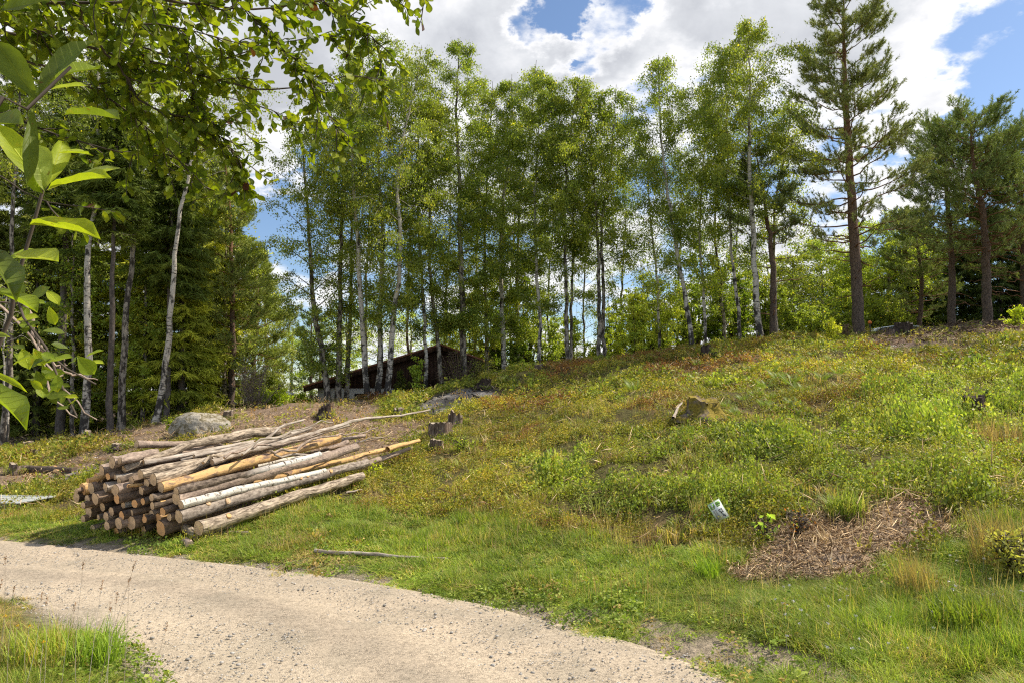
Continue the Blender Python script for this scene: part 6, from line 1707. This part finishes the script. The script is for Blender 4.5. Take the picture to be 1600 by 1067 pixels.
fpx = [(1150, 605), (1175, 600), (1195, 612), (1215, 598), (1235, 606), (1180, 625), (1205, 628), (1230, 622), (1255, 592), (1270, 560), (1238, 578), (1262, 575), (1160, 632), (1195, 640), (1135, 640), (1250, 618), (1285, 600), (1170, 585), (1310, 590), (1300, 570), (1205, 545), (1180, 533), (1230, 532), (1130, 545), (1090, 575), (1355, 590), (1215, 650), (1150, 655), (990, 615), (1240, 640)]
for i, (px, py) in enumerate(fpx):
    c = G(px, py); s_ = r.uniform(.6, 1.05) * (.8 if c[1] < 12 else 1.0)
    o = thing('bracken_fern', c, 'feathery green bracken fern in the patch above the mossy stump', 'fern', 'bracken ferns on the slope')
    for k in range(7):
        q = k % 5
        if len(frond_me) <= q:
            V, F, K = fronds[q]; f_ = mk('frond', V, F, M_cover, o, col=K); frond_me.append(f_)
        else:
            f_ = frond_me[q].copy(); C.objects.link(f_); f_.parent = o
        f_.rotation_euler = (0, 0, k * 2.4 + r.normal(0, .3)); g_ = s_ * r.uniform(.75, 1.1); f_.scale = (g_, g_, g_)

# ------------------------------------------------------------------ feature plants: grass clumps, stalks, flowers
def clump(label, name, px, py, wpx, hpx, n, cols, seed, wd=.004, bend=.7, cat='grass clump', group=None, D=None):
    r = rng(seed + 8800); c = G(px, py) if D is None else Gd(px, D); s_ = c[1] / FPX
    tv, tf, ti = tpl_blades(n, r, hpx * s_, wdt=wd, bend=bend, foot=wpx * s_ * .32)
    base = np.array(cols)[r.integers(0, len(cols), n)][ti] * (1 + r.normal(0, .15, (n, 1)))[ti]
    o = mk(name, tv, tf, M_grass, col=base); o.location = [float(q) for q in c]
    tag(o, label, cat, group); return o
GG = [(.13, .20, .045), (.17, .25, .05), (.30, .33, .12), (.10, .15, .035)]
clump('drooping green grass tuft overhanging the brown debris heap', 'grass_tuft', 1322, 812, 85, 62, 320, GG, 1, .0045, .9)
clump('tall bright grass clump at the lower right verge', 'grass_tuft', 1510, 990, 150, 70, 520, [(.12, .19, .03), (.10, .16, .025), (.17, .23, .04)], 2, .005, .6)
clump('lush grass clump beyond the road below the sign', 'grass_tuft', 1105, 905, 60, 45, 160, [(.18, .30, .04), (.14, .24, .03)], 3, .004, .6)
clump('pale dry straw grass spray between debris heap and tall grass', 'straw_tuft', 1432, 930, 90, 85, 260, [(.27, .235, .12), (.23, .20, .095), (.20, .19, .08)], 4, .0018, .5)
clump('pale straw grass on the right edge of the slope', 'straw_tuft', 1560, 700, 110, 60, 220, [(.27, .22, .13), (.22, .19, .11)], 5, .004, .4)
clump('dry grass fringe over the weed clump at the right edge', 'straw_tuft', 1560, 880, 120, 110, 320, [(.24, .21, .11), (.20, .20, .08), (.22, .18, .09)], 6, .0022, .5)
clump('broad leaved grass tuft at the near left verge', 'grass_tuft', 150, 1040, 120, 80, 220, [(.20, .32, .05), (.15, .25, .035)], 7, .004, .7)
clump('bright grass tuft on the near left bank', 'grass_tuft', 60, 1040, 130, 85, 240, [(.22, .32, .05), (.18, .26, .04), (.34, .33, .12)], 8, .0035, .6)
clump('reed like grass standing left of the small sign', 'grass_tuft', 1092, 812, 40, 48, 90, [(.20, .24, .08), (.36, .30, .17)], 9, .003, .3)
for i, (px, py) in enumerate([(548, 983), (455, 962), (500, 962), (362, 948), (340, 930), (480, 975), (235, 912), (1010, 995), (1080, 1000), (1130, 1005), (1160, 1025), (1210, 1010), (1060, 1020), (1250, 1040), (1120, 1045), (1190, 1050), (1090, 975), (1010, 970), (1180, 985), (1290, 1030), (1240, 990), (1300, 1055)]):
    c = G(px, py); rr2 = rng(900 + i); tv, tf, ti = tpl_leafy(14 if i < 7 else 22, rr2, .30, .45, .5)
    s_ = rr2.uniform(.035, .055) if i < 7 else rr2.uniform(.06, .10)
    o = mk('road_weed', tv * s_, tf, M_cover, col=np.tile([(.15, .22, .035)], (len(tv), 1)) * rr2.uniform(.8, 1.3)); o.location = [float(q) + (0.012 if k == 2 else 0) for k, q in enumerate(c)]
    tag(o, 'tiny flat weed rooted in the bare gravel of the road' if i < 7 else 'small leafy weed in the thin gravel edge at lower right', 'weed', 'weeds in the gravel' if i < 7 else 'weeds along the lower right gravel edge')
# seed stalks over the near left bank
def stalk(px, py, D, tx, ty, seed, col=(.36, .27, .14), head=(.30, .18, .10), name='grass_stalk', label='tall seeding grass stalk rising from the near left bank', grp='seeding grass stalks on the near bank', hl=.05):
    rr2 = rng(seed); b0 = Gd(px, D); tp_ = P(tx, ty, D)
    o = thing(name, b0, label, 'grass stalk', grp)
    c = catmull([b0, (b0 + tp_) / 2 + rr2.normal(0, .015, 3), tp_], 12)
    V, F, U = tube(c, np.linspace(.0016, .0007, 12), 4); mk('stem', V, F, LM['pale'], o, b0)
    n = 26; q = along(c, rr2.uniform(1 - hl / max(.1, np.linalg.norm(tp_ - b0)), 1, n)) + rr2.normal(0, .0035, (n, 3))
    V, F = leaves(q, .010, rr2, down=-1, aspect=.4); mk('seed_head', V, F, M_litter, o, b0, col=np.tile([head], (len(V), 1)))
for i, (px, D, tx, ty) in enumerate([(150, 3.6, 131, 873), (165, 3.6, 212, 876), (158, 3.6, 160, 905), (178, 3.7, 183, 925), (60, 3.9, 66, 925), (120, 3.9, 118, 940), (215, 3.9, 202, 902), (40, 4.0, 22, 915), (95, 3.7, 72, 930), (20, 4.2, 8, 868), (190, 3.6, 172, 940), (250, 3.75, 262, 972), (0, 4.2, 3, 905)]):
    stalk(px, 0, D, tx, ty, 40 + i)
M_yel = flat('yellow_petals', (.80, .50, .02), .6, .1, 4, bump=0)
M_wht = flat('white_petals', (.80, .76, .72), .6, .1, 4, bump=0)
def flower(px, py, D, lift, s_, mat, label, grp, name, seed):
    rr2 = rng(seed); g0 = Gd(px, D); top = g0 + [0, 0, lift]
    o = thing(name, g0, label, 'flower', grp)
    V, F, U = tube(np.array([g0, (g0 + top) / 2 + rr2.normal(0, .01, 3), top]), [.0012, .001, .001], 4); mk('stem', V, F, LM['pale'], o, g0)
    q = top + rr2.normal(0, s_ * .4, (16, 3)) * [1, 1, .6]; V, F = leaves(q, s_ * .9, rr2, down=-1, aspect=.5); mk('petals', V, F, mat, o, g0)
for i, (px, D) in enumerate([(3, 4.5), (50, 4.3), (68, 4.2), (10, 3.9), (90, 4.0), (30, 4.4)]):
    flower(px, 0, D, .28 + .03 * (i % 3), .011, M_yel, 'small yellow flower on the near left bank', 'yellow flowers on the near left bank', 'yellow_flower', 60 + i)
rr3 = rng(71)
for i in range(46):
    px = rr3.uniform(1200, 1590); py = rr3.uniform(900, 1050) if i % 3 else rr3.uniform(935, 1000)
    c = G(px, py); flower(px, 0, c[1], rr3.uniform(.09, .15), .012, M_wht, 'white clover head in the lower right verge grass', 'white clover in the right verge', 'clover_flower', 100 + i)
print('LEAVES', TREEN)
